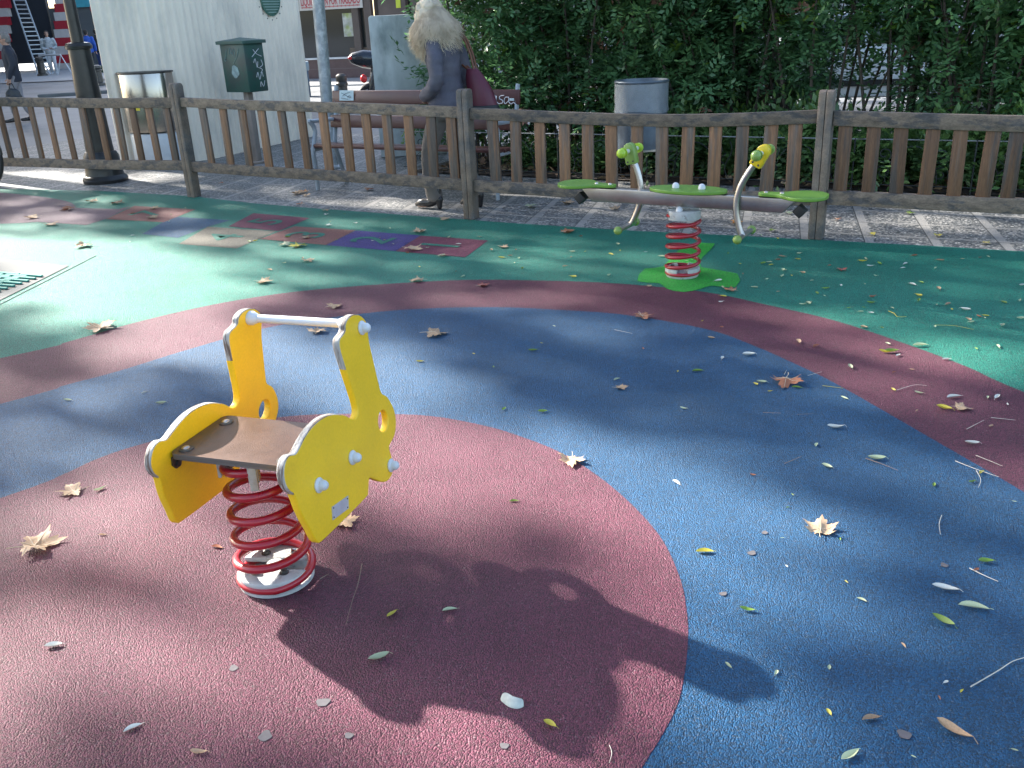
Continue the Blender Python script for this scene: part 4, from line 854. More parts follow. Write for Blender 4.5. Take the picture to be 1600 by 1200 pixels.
# street bin seen past the booth
wp = at(478, 150); wp.z = 0; h = atdist(wp, 474, 96).z; wbn = thing('blue_street_box', 'narrow blue-grey street cabinet just right of the booth', 'cabinet', wp, R(10))
b = MB(); b.box((0, 0, (h-.2)/2), (.24, .3, h-.2)); b.build('cabinet_body', M('blue_grey_paint', (.06, .085, .12), .5, var=.2), wbn, bevel=.01)
b = MB(); b.box((0, 0, h-.1), (.3, .36, .2)); b.build('cabinet_cap', M('pale_blue_paint', (.2, .25, .28), .5, var=.2), wbn, bevel=.02)
sheet('street_pavement', [tuple((A0+SD*-6+SN*.0)[:2]), tuple((A0+SD*40)[:2]), tuple((A0+SD*40+SN*3.4)[:2]), tuple((A0+SD*-6+SN*3.4)[:2])], .0, STPAV)
b = MB(); b.bar(A0+SD*-6+SN*3.45+Vector((0, 0, .0)), A0+SD*40+SN*3.45, .14, .06); tag(b.build('kerb', STPAV, bevel=.01), kind='structure')

# ------------------------------------------------------------------ street on the left, with people
YB = 52.0; Y0, Y1 = Vector((-40, YB, 0)), Vector((0, YB, 0))
lf = thing('street_building', 'building under renovation with red and white striped pillar, turquoise fascia and grey shutter', 'building', (-22, YB, 0))
def lfb(name, x0, x1, y0, y1, mt, off=0.0, th=.15):
    o_ = Vector((0, -off, 0)); a, b_ = onplane(Y0+o_, Y1+o_, x0, y1), onplane(Y0+o_, Y1+o_, x1, y1); tz_ = onplane(Y0+o_, Y1+o_, (x0+x1)/2, y0).z
    zz = max(0, (a.z+b_.z)/2); b = MB(); b.box(((a.x+b_.x)/2, YB-off+th/2, (zz+tz_)/2), (abs(b_.x-a.x), th, tz_-zz)); return b.build(name, mt, lf, world=True)
lfb('dark_wall', -900, 96, -330, 120, M('dark_open_front', (.012, .016, .024), .7, var=.3, vs=1), off=0, th=.3)
lfb('shutter', 96, 172, 10, 110, M('grey_shutter', (.085, .095, .10), .6, var=.1, vs=3, bump=.3, bs=20, stretch=(.1, 1, 1)), off=-.02)
lfb('fascia', 88, 240, -160, 9.5, M('turquoise_fascia', (.05, .30, .36), .5, var=.15), off=.12)
lfb('purple_panel', 160, 176, 10, 63, M('purple_paint', (.09, .02, .09), .5), off=.05)
lfb('beige_panel', 167, 240, 63, 101, M('beige_paint', (.42, .34, .22), .6, var=.1), off=.04)
SW, SR = M('stripe_white', (.50, .46, .44), .6, var=.1), M('stripe_red', (.36, .015, .03), .6, var=.15)
for cx, xx, ys in ((96, 0, 0), (2, -94, -6)):
    for k in range(10):
        y1_ = 112-13.3*k; y0_ = y1_-13.3; sh_ = -(112-y1_)*.23
        o_ = lfb('pillar_band', cx-10, cx+12, y0_+ys, y1_+ys, SR if k % 2 else SW, off=.35, th=.6)
# scaffold ladder
lb0, lb1 = at(59, 113), at(80, 111); lad = thing('ladder', 'long aluminium ladder leaning against the dark shop front', 'ladder', lb0)
ALU = M('aluminium', (.40, .42, .43), .4, .5, var=.1)
t0 = onplane(Y0+Vector((0, -1, 0)), Y1+Vector((0, -1, 0)), 14, -20); t1 = onplane(Y0+Vector((0, -1, 0)), Y1+Vector((0, -1, 0)), 32, -20)
for a_, e_ in ((lb0, t0), (lb1, t1)): b = MB(); b.tube([a_, e_], .045, 6); b.build('rail', ALU, lad, world=True)
for k in range(1, 19):
    t = k/19; b = MB(); b.tube([lb0.lerp(t0, t), lb1.lerp(t1, t)], .03, 6); b.build('rung', ALU, lad, world=True)
bu0 = at(69, 117); bu1 = at(103, 117)
bar = thing('white_barrier', 'white tubular barrier standing before the worker in white', 'barrier', bu0)
hb_ = atdist(bu0, 72, 86).z; WH = M('white_tube', (.55, .57, .6), .4)
for p in (bu0, bu1):
    b = MB(); b.tube([p+Vector((-.35, 0, 0)), p+Vector((-.05, 0, hb_)), p+Vector((.3, 0, 0))], .035, 6); b.build('leg', WH, bar, world=True)
b = MB(); b.tube([bu0+Vector((-.05, 0, hb_)), bu1+Vector((-.05, 0, hb_))], .04, 6); b.build('top_rail', WH, bar, world=True)
# no-parking sign
nb = at(170, 122); nb.z = 0; ns = thing('no_parking_sign', 'round blue no parking sign with red ring and small white plate below', 'road sign', nb)
cz = atdist(nb, 154, 13); r_s = .30
b = MB(); b.tube([Vector((cz.x+.0, nb.y+.06, 0)), Vector((cz.x, nb.y+.06, cz.z+.3))], .03, 8); b.build('pole', GREY, ns, world=True)
b = MB(); b.lathe([(.0, 0), (.30, 0), (.30, .02), (0, .02)], (cz.x, nb.y, cz.z), (0, -1, 0), 32); dsc = b.build('red_disc', M('sign_red', (.42, .04, .06), .4), ns, world=True)
SBL = M('sign_blue', (.05, .14, .38), .4)
b = MB(); b.lathe([(.0, .02), (.22, .02), (.22, .024), (0, .024)], (cz.x, nb.y, cz.z), (0, -1, 0), 32); b.build('blue_field', SBL, ns, world=True)
b = MB(); q_ = Vector((cz.x, nb.y-.026, cz.z)); b.bar(q_+Vector((-.15, 0, .15)), q_+Vector((.15, 0, -.15)), .006, .06, up=(1, 0, 1)); b.build('red_slash', bpy.data.materials['sign_red'], ns, world=True)
pz = atdist(nb, 155, 28); b = MB(); b.box((pz.x, nb.y-.01, pz.z), (.42, .02, .22)); b.build('white_plate', M('sign_white', (.5, .5, .5), .5), ns, world=True)
kb = [at(120, 141), at(192, 137), at(196, 147), at(120, 149)]
b = MB(); k0, k1 = at(60, 152), at(215, 142); b.bar(Vector((k0.x, k0.y, .03)), Vector((k1.x, k1.y, .03)), .3, .1); 
tag(b.build('kerb', M('dark_kerb_stone', (.12, .125, .13), .7, var=.3, vs=2), bevel=.02), kind='structure')
farp = [at(-200, 122), at(190, 113), at(200, 96), at(-200, 96)]
sheet('far_pavement', [(-60, 40.5), (-12, 36.5), (-10, 53), (-60, 53)], .02, STPAV)
# green planter by the walkers
gpn = at(172, 113); gpn.z = 0; b = MB(); b.lathe([(0, 0), (.5, 0), (.62, .28), (.55, .3), (0, .24)], n=18); o = b.build('green_planter', M('planter_green', (.03, .09, .05), .6, var=.3)); o.location = gpn; tag(o, 'low dark green planter at the corner behind the booth', 'planter')

# ------------------------------------------------------------------ people
def cat3(pts, n=5):
    pts = [tuple(p) for p in pts]; out = []
    for i in range(len(pts)-1):
        p0, p1, p2, p3 = pts[max(i-1, 0)], pts[i], pts[i+1], pts[min(i+2, len(pts)-1)]
        for j in range(n):
            t = j/n; out.append(tuple(.5*((2*b)+(-a+c)*t+(2*a-5*b+4*c-d)*t*t+(-a+3*b-3*c+d)*t**3) for a, b, c, d in zip(p0, p1, p2, p3)))
    out.append(pts[-1]); return out
def limb(b, pts):
    """pts: (x,y,z,r) joints -> one tapered limb"""
    q = cat3(pts, 4); b.tube([p[:3] for p in q], [max(p[3], .002) for p in q], 14)
    b.ball(q[0][:3], q[0][3]*.98, 12); b.ball(q[-1][:3], q[-1][3]*.98, 12)
def torso(b, secs, n=20):
    q = cat3(secs, 4); vs = []; k = len(q)
    for x, y, z, rx, ry in q:
        for j in range(n): a = 2*math.pi*j/n; vs.append((x+rx*math.cos(a), y+ry*math.sin(a), z))
    b.add(vs, [(i*n+j, i*n+(j+1) % n, (i+1)*n+(j+1) % n, (i+1)*n+j) for i in range(k-1) for j in range(n)] + [tuple(range(n))[::-1], tuple((k-1)*n+j for j in range(n))])
def fuse(name, b, mt, parent, vox=.012, sm=6):
    """melt the pieces into one continuous surface"""
    me = bpy.data.meshes.new(name); me.from_pydata([tuple(v) for v in b.v], [], b.f); t = bpy.data.objects.new('t', me); col.objects.link(t)
    r_ = t.modifiers.new('R', 'REMESH'); r_.mode = 'VOXEL'; r_.voxel_size = vox
    if sm: s_ = t.modifiers.new('S', 'SMOOTH'); s_.iterations = sm; s_.factor = .5
    bpy.context.view_layer.update(); m2 = bpy.data.meshes.new_from_object(t.evaluated_get(bpy.context.evaluated_depsgraph_get())); bpy.data.objects.remove(t)
    m2.name = name; m2.materials.clear(); m2.materials.append(mt); m2.shade_smooth(); o = bpy.data.objects.new(name, m2); col.objects.link(o); o.parent = parent; return o
def V3(*a): return Vector(a)
def head(b, c, f, s=1.0):
    """skull, jaw, nose, brow, lips, ears; c centre, f facing direction"""
    c = Vector(c); f = Vector(f).normalized(); l = Vector((0, 0, 1)).cross(f).normalized(); u = f.cross(l)
    def bl(x, y, z, r, sc=(1, 1, 1)):
        p = c + f*x*s + l*y*s + u*z*s; k0 = len(b.v); b.ball((0, 0, 0), r*s, 16, sc=sc)
        for i in range(k0, len(b.v)): v = b.v[i]; b.v[i] = p + f*v.x + l*v.y + u*v.z
    bl(-.012, 0, .025, .088, (1.05, .86, 1.0)); bl(.015, 0, -.035, .068, (.95, .82, 1.05)); bl(.045, 0, -.085, .034, (1, .95, .8))
    bl(.088, 0, -.02, .014, (1.1, .8, 1.7)); bl(.1, 0, -.034, .013, (1, 1.15, .8)); bl(.07, 0, .018, .03, (.7, 1.7, .5)); bl(.082, 0, -.06, .016, (.6, 1.5, .45)); bl(.08, 0, -.07, .014, (.6, 1.4, .45))
    for sg in (-1, 1): bl(-.005, sg*.08, -.02, .024, (.75, .35, 1.25)); bl(.055, sg*.04, -.032, .026, (.8, .8, .8))
    return f, l, u
def hand(b, w_, d, thumb, curl=.5, s=1.0):
    """palm + five fingers from wrist w_, pointing along d; thumb: side direction"""
    w_ = Vector(w_); d = Vector(d).normalized(); th = Vector(thumb); th = (th-d*th.dot(d)).normalized(); pn = d.cross(th)
    for k in (-.5, .5): limb(b, [(*(w_+th*k*.02*s), .019*s), (*(w_+d*.05*s+th*k*.04*s), .018*s), (*(w_+d*.085*s+th*k*.045*s), .013*s)])
    for i, L in enumerate((.068, .078, .073, .056)):
        p = w_ + d*.082*s + th*(.032-.021*i)*s; c1 = d*math.cos(curl*.7)+pn*math.sin(curl*.7); c2 = d*math.cos(curl*1.7)+pn*math.sin(curl*1.7)
        q = p + c1*L*.5*s; limb(b, [(*p, .0092*s), (*q, .0085*s), (*(q+c2*L*.5*s), .0072*s)])
    p = w_ + d*.03*s + th*.028*s; e = p + (d*.6+th*.75)*.04*s; limb(b, [(*p, .012*s), (*e, .0105*s), (*(e+(d*.9+th*.15)*.03*s), .009*s)])
SKIN = M('skin', (.42, .24, .17), .5, var=.06)
EYEM = M('eye_dark', (.03, .02, .02), .2)
def eyes(parent, c, f, s=1.0):
    c = Vector(c); f = Vector(f).normalized(); l = Vector((0, 0, 1)).cross(f).normalized(); u = f.cross(l)
    for sg in (-1, 1): b = MB(); b.ball(c+f*.076*s+l*sg*.031*s+u*.002*s, .009*s, 10); b.build('eye', EYEM, parent)
# --- woman with the big blond hair, walking left behind the fence
WB = at(711, 324); WB.z = 0; wz = math.atan2(.489, -.872)
wo = thing('person', 'person with frizzy blond hair and grey quilted jacket walking left behind the fence', 'person', WB, wz)
b = MB()
torso(b, [(0, 0, .80, .10, .14), (0, 0, .90, .115, .165), (.0, 0, 1.02, .095, .135), (.02, 0, 1.16, .10, .145), (.03, 0, 1.28, .105, .165), (.03, 0, 1.36, .07, .12), (.05, 0, 1.40, .05, .055)])
limb(b, [(.045, 0, 1.37, .052), (.07, 0, 1.43, .047), (.10, 0, 1.48, .05)])
hd_f = (math.cos(R(32)), 0, -math.sin(R(32))); head(b, (.135, 0, 1.515), hd_f)
limb(b, [(0, .09, .88, .085), (.09, .09, .66, .07), (.16, .09, .47, .052), (.17, .09, .28, .05), (.14, .09, .09, .036), (.20, .09, .045, .036), (.31, .09, .03, .026)])
limb(b, [(0, -.09, .88, .085), (.0, -.09, .66, .07), (.01, -.09, .47, .052), (-.09, -.09, .29, .05), (-.17, -.09, .12, .036), (-.14, -.09, .06, .034), (-.04, -.09, .028, .026)])
limb(b, [(.02, .155, 1.33, .05), (-.03, .20, 1.17, .042), (-.04, .215, 1.06, .036), (.05, .195, .98, .032), (.115, .165, .93, .024)]); hand(b, (.115, .155, .93), (.75, -.6, -.25), (0, .1, 1), .7)
limb(b, [(.02, -.155, 1.33, .05), (-.03, -.20, 1.17, .042), (-.02, -.215, 1.04, .036), (.08, -.20, .92, .032), (.14, -.18, .82, .024)]); hand(b, (.14, -.18, .82), (.3, 0, -1), (1, 0, 0), .6)
bo = fuse('body', b, SKIN, wo, .006, 4); eyes(bo, (.135, 0, 1.515), hd_f)
JK = M('grey_purple_jacket', (.062, .060, .082), .7, var=.25, vs=9, bump=.7, bs=45, c2=(.085, .08, .10), c2s=5)
b = MB()
torso(b, [(.0, 0, .80, .145, .185), (.0, 0, .86, .15, .195), (-.005, 0, .98, .125, .165), (.01, 0, 1.08, .12, .155), (.02, 0, 1.2, .128, .175), (.02, 0, 1.30, .122, .185), (.025, 0, 1.38, .085, .12), (.05, 0, 1.44, .068, .07)])
for s_ in (1, -1):
    a = [(.015, .155*s_, 1.325, .07), (-.03, .20*s_, 1.2, .066), (-.045, .22*s_, 1.07, .060), (.02, .215*s_, .985, .056), (.12, (.17 if s_ > 0 else .19)*s_, .93 if s_ > 0 else .86, .045)]; limb(b, a)
    for k in range(5): pass
jk = fuse('jacket', b, JK, wo, .0095, 5)
for v in jk.data.vertices:   # quilting: rings pressed in every 6 cm and cloth wrinkles
    n_ = v.normal; v.co += n_*(0.0009*math.cos(v.co.z*2*math.pi/.055) + .011*noise.noise(v.co*11))
TROU = M('taupe_trousers', (.15, .13, .115), .8, var=.25, vs=7, bump=.4, bs=70)
b = MB(); torso(b, [(0, 0, .74, .115, .165), (0, 0, .84, .128, .178), (0, 0, .92, .11, .15)])
limb(b, [(0, .085, .86, .10), (.09, .09, .66, .085), (.165, .09, .47, .067), (.175, .09, .28, .066), (.145, .09, .12, .072)])
limb(b, [(0, -.085, .86, .10), (.0, -.09, .66, .085), (.01, -.09, .47, .067), (-.10, -.09, .29, .066), (-.175, -.09, .15, .07)])
tro = fuse('trousers', b, TROU, wo, .01, 4)
for v in tro.data.vertices: v.co += v.normal*.006*noise.noise(v.co*14)
BOOT = M('black_boot_leather', (.022, .02, .02), .28, var=.2)
for (ax, ay, az, fx, fz, hx, nm) in ((.13, .09, .13, .33, .02, .10, 'boot'), (-.175, -.09, .15, -.02, .02, -.20, 'boot')):
    b = MB(); limb(b, [(ax, ay, az+.03, .05), (ax, ay, az-.03, .048), (ax+.05, ay, az-.075, .042), ((ax+fx)/2+.04, ay, .045, .038), (fx, ay, .028, .022)])
    limb(b, [(hx, ay, az-.05, .038), (hx-.002, ay, .04, .026), (hx-.002, ay, .016, .022)]); fuse(nm, b, BOOT, wo, .006, 3)
HAIR = M('blond_frizz', (.66, .55, .40), .6, var=.2, vs=9, c2=(.48, .38, .26), c2s=6, transl=.15)
hc = np.array([.085, .0, 1.42]); ns = 11000; r_ = np.random.default_rng(9)
b = MB(); torso(b, [(.03, 0, 1.17, .05, .08), (.045, 0, 1.24, .105, .15), (.07, 0, 1.34, .135, .17), (.10, 0, 1.47, .14, .155), (.115, 0, 1.58, .115, .125), (.11, 0, 1.655, .07, .08), (.11, 0, 1.68, .02, .02)])
hr = fuse('hair', b, HAIR, wo, .012, 2)
for v in hr.data.vertices: v.co += v.normal*(.02*noise.noise(v.co*22)+.012*noise.noise(v.co*60))
u = unit(r_.normal(size=(ns, 3))); st_ = np.stack([.085+u[:, 0]*.105, u[:, 1]*.13, 1.49+u[:, 2]*.15], 1); out = []
dirs = unit(u*[1, 1, .6] + [-.15, 0, -1.15]); pos = st_.copy(); wv = r_.uniform(0, 6, (ns, 2))
for k in range(6):
    d_ = unit(dirs + np.stack([np.cos(wv[:, 0]+k*1.7), np.sin(wv[:, 1]+k*1.9), np.zeros(ns)], 1)*.4); L_ = r_.uniform(.02, .042, (ns, 1)); sd_ = unit(np.cross(d_, u+.01))*.0010
    nx = pos+d_*L_; out.append(np.stack([pos-sd_, pos+sd_, nx+sd_*.8, nx-sd_*.8], 1)); pos = nx
quads('hair_strands', np.concatenate(out), HAIR, parent=hr)
# the shoulder bag is carried: a thing of its own
bg_ = thing('shoulder_bag', 'dark red shoulder bag with black base hanging behind the person with blond hair', 'bag', WB, wz)
BAGM = M('dark_red_leather', (.085, .010, .022), .5, var=.2, vs=8); b = MB()
def bagsec(zs): return [(x, y, z, rx, ry) for x, y, z, rx, ry in zs]
tl = lambda p: p
b = MB(); torso(b, [(-.28, -.10, .83, .13, .085), (-.255, -.10, .95, .115, .08), (-.215, -.10, 1.06, .085, .06), (-.19, -.10, 1.13, .05, .03)]); bb1 = fuse('bag_body', b, BAGM, bg_, .009, 2)
b = MB(); torso(b, [(-.31, -.10, .755, .11, .07), (-.295, -.10, .79, .135, .088), (-.28, -.10, .845, .134, .089)]); fuse('bag_base', b, BLACK, bg_, .009, 2)
b = MB(); STR = M('brown_strap', (.16, .06, .03), .5, var=.2)
for dy in (-.02, .02): b.tube(cat3([(-.22, -.10+dy, 1.12), (-.17, -.13+dy, 1.25), (-.09, -.16+dy, 1.37), (0, -.15+dy, 1.42), (.06, -.16+dy, 1.36), (.0, -.2+dy, 1.2), (-.14, -.14+dy, 1.12)], 5), .009, 7)
b.build('strap', STR, bg_)
b = MB(); b.tube([(-.20+.02*math.cos(a), -.155, 1.14+.02*math.sin(a)) for a in [2*math.pi*i/14 for i in range(14)]], .004, 6, closed=True); b.build('buckle', STEEL, bg_)
# --- man on the left
def walker(name, label, base, yaw, h, jacket, trousers, hair, pose=1.0, vox=.012, front_lean=.0, hairfn=None, arm=None, shoe=None, dress=None):
    s = h/1.72; t = thing('person', label, 'person', base, yaw); S_ = lambda l: [tuple(c*s for c in p) for p in l]
    b = MB(); torso(b, S_([(0, 0, .82, .10, .15), (0, 0, .92, .11, .165), (0, 0, 1.05, .10, .145), (0, 0, 1.25, .11, .17), (.0, 0, 1.38, .08, .14), (.0, 0, 1.45, .05, .06)]))
    limb(b, S_([(0, 0, 1.42, .055), (.01, 0, 1.50, .052), (.02, 0, 1.56, .05)])); f = (1, 0, -.12); hc_ = (.02*s, 0, 1.60*s); head(b, hc_, f, s)
    fl = [(0, .09, .9, .09), (.1*pose, .09, .68, .075), (.17*pose, .09, .48, .056), (.17*pose, .09, .28, .05), (.14*pose, .09, .09, .038), (.2*pose+.05, .09, .04, .036), (.28*pose+.08, .09, .03, .025)]
    rl = [(0, -.09, .9, .09), (-.02*pose, -.09, .68, .075), (-.03*pose, -.09, .48, .056), (-.12*pose, -.09, .28, .05), (-.2*pose, -.09, .10, .038), (-.15*pose, -.09, .05, .036), (-.06*pose+.06, -.09, .03, .025)]
    limb(b, S_(fl)); limb(b, S_(rl)); arm = arm or {1: [(0, .2, 1.37, .05), (-.03, .25, 1.2, .043), (-.03, .27, 1.09, .038), (.04, .26, .97, .033), (.08, .25, .86, .026)], -1: [(0, -.2, 1.37, .05), (-.03, -.25, 1.2, .043), (-.04, -.27, 1.09, .038), (.0, -.27, .96, .033), (.02, -.27, .85, .026)]}
    for s_ in (1, -1):
        limb(b, S_(arm[s_])); w_ = Vector(arm[s_][-1][:3])*s; p_ = Vector(arm[s_][-2][:3])*s; hand(b, w_, w_-p_, (1, 0, .1), .5, s)
    bo = fuse('body', b, SKIN, t, .0075 if vox < .02 else .014, 3)
    if vox < .02: eyes(bo, hc_, f, s)
    b = MB(); torso(b, S_([(0, 0, .78, .135, .19), (0, 0, .9, .14, .195), (0, 0, 1.05, .13, .175), (0, 0, 1.25, .14, .2), (0, 0, 1.36, .125, .195), (.0, 0, 1.43, .085, .11), (.0, 0, 1.48, .065, .07)]))
    for s_ in (1, -1): limb(b, S_([(x, y, z, r_+.028) for x, y, z, r_ in arm[s_][:-1]] + [tuple(.85*a+.15*c for a, c in zip(arm[s_][-1], arm[s_][-2]))[:3]+(.045,)]))
    j_ = fuse('jacket', b, jacket, t, vox, 3)
    for v in j_.data.vertices: v.co += v.normal*.008*noise.noise(v.co*9)
    b = MB(); torso(b, S_([(0, 0, .78, .11, .16), (0, 0, .88, .12, .17), (0, 0, .95, .11, .15)]))
    for L_ in (fl, rl): limb(b, S_([(x, y, z, r_+.018) for x, y, z, r_ in L_[:4]] + [L_[4][:2]+(L_[4][2]+.03, .06)]))
    q_ = fuse('trousers', b, trousers, t, vox, 3)
    for v in q_.data.vertices: v.co += v.normal*.007*noise.noise(v.co*12)
    for L_ in (fl, rl):
        b = MB(); limb(b, S_([(L_[4][0], L_[4][1], L_[4][2], .045), (L_[5][0]-.02, L_[5][1], .05, .045), (L_[6][0]+.02, L_[6][1], .035, .034)])); limb(b, S_([(L_[4][0]-.02, L_[4][1], .05, .035), (L_[4][0]-.02, L_[4][1], .035, .033)])); fuse('shoe', b, shoe or BOOT, t, .01, 2)
    b = MB(); c_ = Vector(hc_)
    b.ball(c_+V3(-.022, 0, .035)*s, .098*s, 16, sc=(1, .92, .95)); b.ball(c_+V3(-.05, 0, -.02)*s, .075*s, 12)
    o = fuse('hair', b, hair, t, .012, 1)
    for v in o.data.vertices:
        lc = v.co - c_
        if lc.x > .045*s and lc.z < .075*s: v.co.x = c_.x + .045*s - .02
        v.co += v.normal*.007*noise.noise(v.co*40)
    return t
MB_ = at(38, 190); MB_.z = 0
walker('man', 'person with grey hair, navy jacket and pale trousers carrying a black bag at far left', MB_, R(205), 1.66, M('navy_jacket', (.018, .022, .035), .7, var=.3), M('pale_grey_trousers', (.26, .25, .26), .8, var=.15), M('grey_hair', (.20, .18, .165), .7, var=.3, vs=30), .8, .012)
hw_ = WM['person.001'] if 'person.001' in WM else Matrix.Translation(MB_) @ Matrix.Rotation(R(205), 4, 'Z')
hp = hw_ @ (Vector((.08, .25, .80))*1.66/1.72)
cb = thing('carrier_bag', 'black carrier bag hanging from the hand of the person with grey hair', 'bag', (hp.x, hp.y, hp.z-.35), R(205))
b = MB(); torso(b, [(0, 0, -.08, .13, .06), (0, 0, .0, .16, .08), (0, 0, .14, .13, .06), (0, 0, .22, .06, .03)]); o = fuse('bag_body', b, M('black_plastic_bag', (.02, .022, .026), .4, var=.3), cb, .012, 2)
for v in o.data.vertices: v.co += v.normal*.02*noise.noise(v.co*14)
b = MB(); b.tube(cat3([(-.05, 0, .2), (-.02, 0, .31), (.02, 0, .31), (.05, 0, .2)], 4), .008, 6); b.build('bag_handle', BLACK, cb)
wk = at(86, 116); wk.z = 0
WOV = M('white_overalls', (.50, .53, .56), .8, var=.2, vs=6)
walker('worker', 'worker in white overalls standing beside the ladder in front of the dark shop', wk, R(-70), 1.86, M('pale_work_vest', (.45, .48, .50), .8, var=.3, vs=5, c2=(.20, .24, .25), c2s=4), WOV, M('dark_hair', (.03, .025, .02), .7), .45, .02, arm={1: [(0, .2, 1.37, .05), (.02, .25, 1.2, .045), (.05, .26, 1.08, .04), (.2, .2, 1.05, .036), (.3, .12, 1.04, .03)], -1: [(0, -.2, 1.37, .05), (-.0, -.25, 1.2, .045), (.0, -.27, 1.1, .04), (.12, -.22, 1.02, .036), (.24, -.1, 1.0, .03)]}, shoe=WOV)
w1 = at(146, 113); w1.z = 0; w2 = at(161, 111); w2.z = 0
walker('a', 'person in a bright blue jacket walking away beside one in black', w1, R(100), 1.84, M('bright_blue_jacket', (.02, .09, .42), .7, var=.15), M('dark_trousers', (.02, .022, .03), .8), bpy.data.materials['dark_hair'], .9, .02)
walker('b', 'person in a black jacket and blue jeans walking away beside one in blue', w2, R(100), 1.86, M('black_jacket', (.014, .018, .02), .75, var=.3), M('blue_jeans', (.03, .06, .18), .8, var=.2), bpy.data.materials['dark_hair'], .9, .02)

# ------------------------------------------------------------------ bicycle at the left edge
bk0 = at(-14, 289); bk0.z = 0; bike = thing('bicycle', 'bicycle with a dark blue seat cover cut by the left edge behind the fence', 'bicycle', bk0, R(148))
def wheel(x):
    b = MB(); b.tube([(x+.325*math.cos(a), 0, .345+.325*math.sin(a)) for a in [2*math.pi*i/48 for i in range(48)]], .022, 10, closed=True); w_ = b.build('wheel', BLACK, bike)
    b = MB(); b.tube([(x+.298*math.cos(a), 0, .345+.298*math.sin(a)) for a in [2*math.pi*i/48 for i in range(48)]], .010, 6, closed=True); rm = b.build('rim', STEEL, w_)
    b = MB(); b.tube([(x, -.04, .345), (x, .04, .345)], .02, 8)
    for k in range(24): a = 2*math.pi*k/24; b.tube([(x, .02*(-1)**k, .345), (x+.29*math.cos(a), 0, .345+.29*math.sin(a))], .0015, 4)
    b.build('spokes', STEEL, w_)
wheel(0); wheel(1.05)
FRB = M('bike_frame_paint', (.05, .055, .06), .35, .3)
b = MB()
for a, e, r_ in (((0, .05, .345), (.44, 0, .30), .011), ((0, -.05, .345), (.44, 0, .30), .011), ((0, .05, .345), (.33, 0, .75), .009), ((0, -.05, .345), (.33, 0, .75), .009), ((.44, 0, .30), (.30, 0, .85), .016), ((.44, 0, .30), (.88, 0, .78), .018), ((.33, 0, .76), (.86, 0, .86), .015), ((.85, 0, .95), (.92, 0, .66), .018), ((.92, .05, .66), (1.05, .05, .345), .012), ((.92, -.05, .66), (1.05, -.05, .345), .012), ((.85, 0, .95), (.83, 0, 1.08), .014)): b.tube([a, e], r_, 8)
b.build('frame', FRB, bike)
b = MB(); b.tube(cat3([(.72, -.28, 1.06), (.83, -.18, 1.09), (.83, 0, 1.08), (.83, .18, 1.09), (.72, .28, 1.06)], 4), .012, 8); b.build('handlebar', FRB, bike)
b = MB(); torso(b, [(.27, 0, .86, .12, .08), (.27, 0, .89, .14, .09), (.27, 0, .92, .11, .07)]); fuse('saddle', b, BLACK, bike, .01, 2)
b = MB(); b.tube([(.345*math.cos(a)*1.04, 0, .345+.345*math.sin(a)*1.04) for a in [R(30+i*10) for i in range(16)]], .022, 8, flat=.6); b.build('mudguard', BLACK, bike)
b = MB(); b.box((.1, 0, .98), (.42, .3, .10), Matrix.Rotation(R(25), 3, 'Y')); b.box((-.08, 0, .83), (.06, .24, .26)); b.build('seat_cover', M('dark_blue_fabric', (.03, .055, .12), .7, var=.2), bike, bevel=.03)
b = MB(); b.tube(cat3([(-.1, .14, .75), (-.02, .16, .62), (-.08, .15, .5), (.0, .12, .38)], 4), .012, 6); b.tube([(-.06, .13, .62), (-.06, .16, .60)], .025, 8); b.build('strap', BLACK, bike)

# ------------------------------------------------------------------ parked white car beyond the hedge
cc = Vector((5.0, 13.4, 0)); car = thing('parked_car', 'white car parked beyond the hedge, showing only between the shrub stems', 'car', cc, R(-14))
WPAINT = M('white_car_paint', (.62, .64, .66), .25, var=.03, coat=.6); b = MB()
prof = [(-2.1, .32), (-2.15, .6), (-2.05, .86), (-1.2, .95), (-.62, 1.38), (.75, 1.42), (1.55, .98), (2.05, .93), (2.15, .62), (2.1, .3)]
b.prism(prof, -.84, .84, lambda x, z, y: Vector((x, y*(1-.14*max(0, (z-.9))/.5), z))); body = b.build('body', WPAINT, car, bevel=.06)
GL2 = M('car_glass', (.015, .02, .025), .05, spec=.8); b = MB()
for s_ in (-1, 1): b.prism([(-1.02, .98), (-.56, 1.32), (-.02, 1.34), (-.02, .98)], 0, .012, lambda x, z, y, s_=s_: Vector((x, s_*(.846-.14*.84*(z-.9)/.5+y), z))); b.prism([(.04, .98), (.04, 1.34), (.70, 1.35), (1.35, .98)], 0, .012, lambda x, z, y, s_=s_: Vector((x, s_*(.846-.14*.84*(z-.9)/.5+y), z)))
b.build('side_window', GL2, car)
for x in (-1.35, 1.35):
    for s_ in (-1, 1):
        b = MB(); b.lathe([(0, -.1), (.3, -.1), (.32, -.06), (.32, .06), (.3, .1), (0, .1)], (x, s_*.78, .32), (0, 1, 0), 28); w_ = b.build('wheel', BLACK, car); b = MB(); b.lathe([(0, 0), (.2, 0), (.21, .02), (.19, .03), (0, .02)], (x, s_*.885, .32), (0, s_, 0), 20); b.build('rim', STEEL, w_)
b = MB(); b.box((0, -.86, .5), (2.0, .02, .08)); b.box((0, .86, .5), (2.0, .02, .08)); b.build('side_trim', BLACK, car)

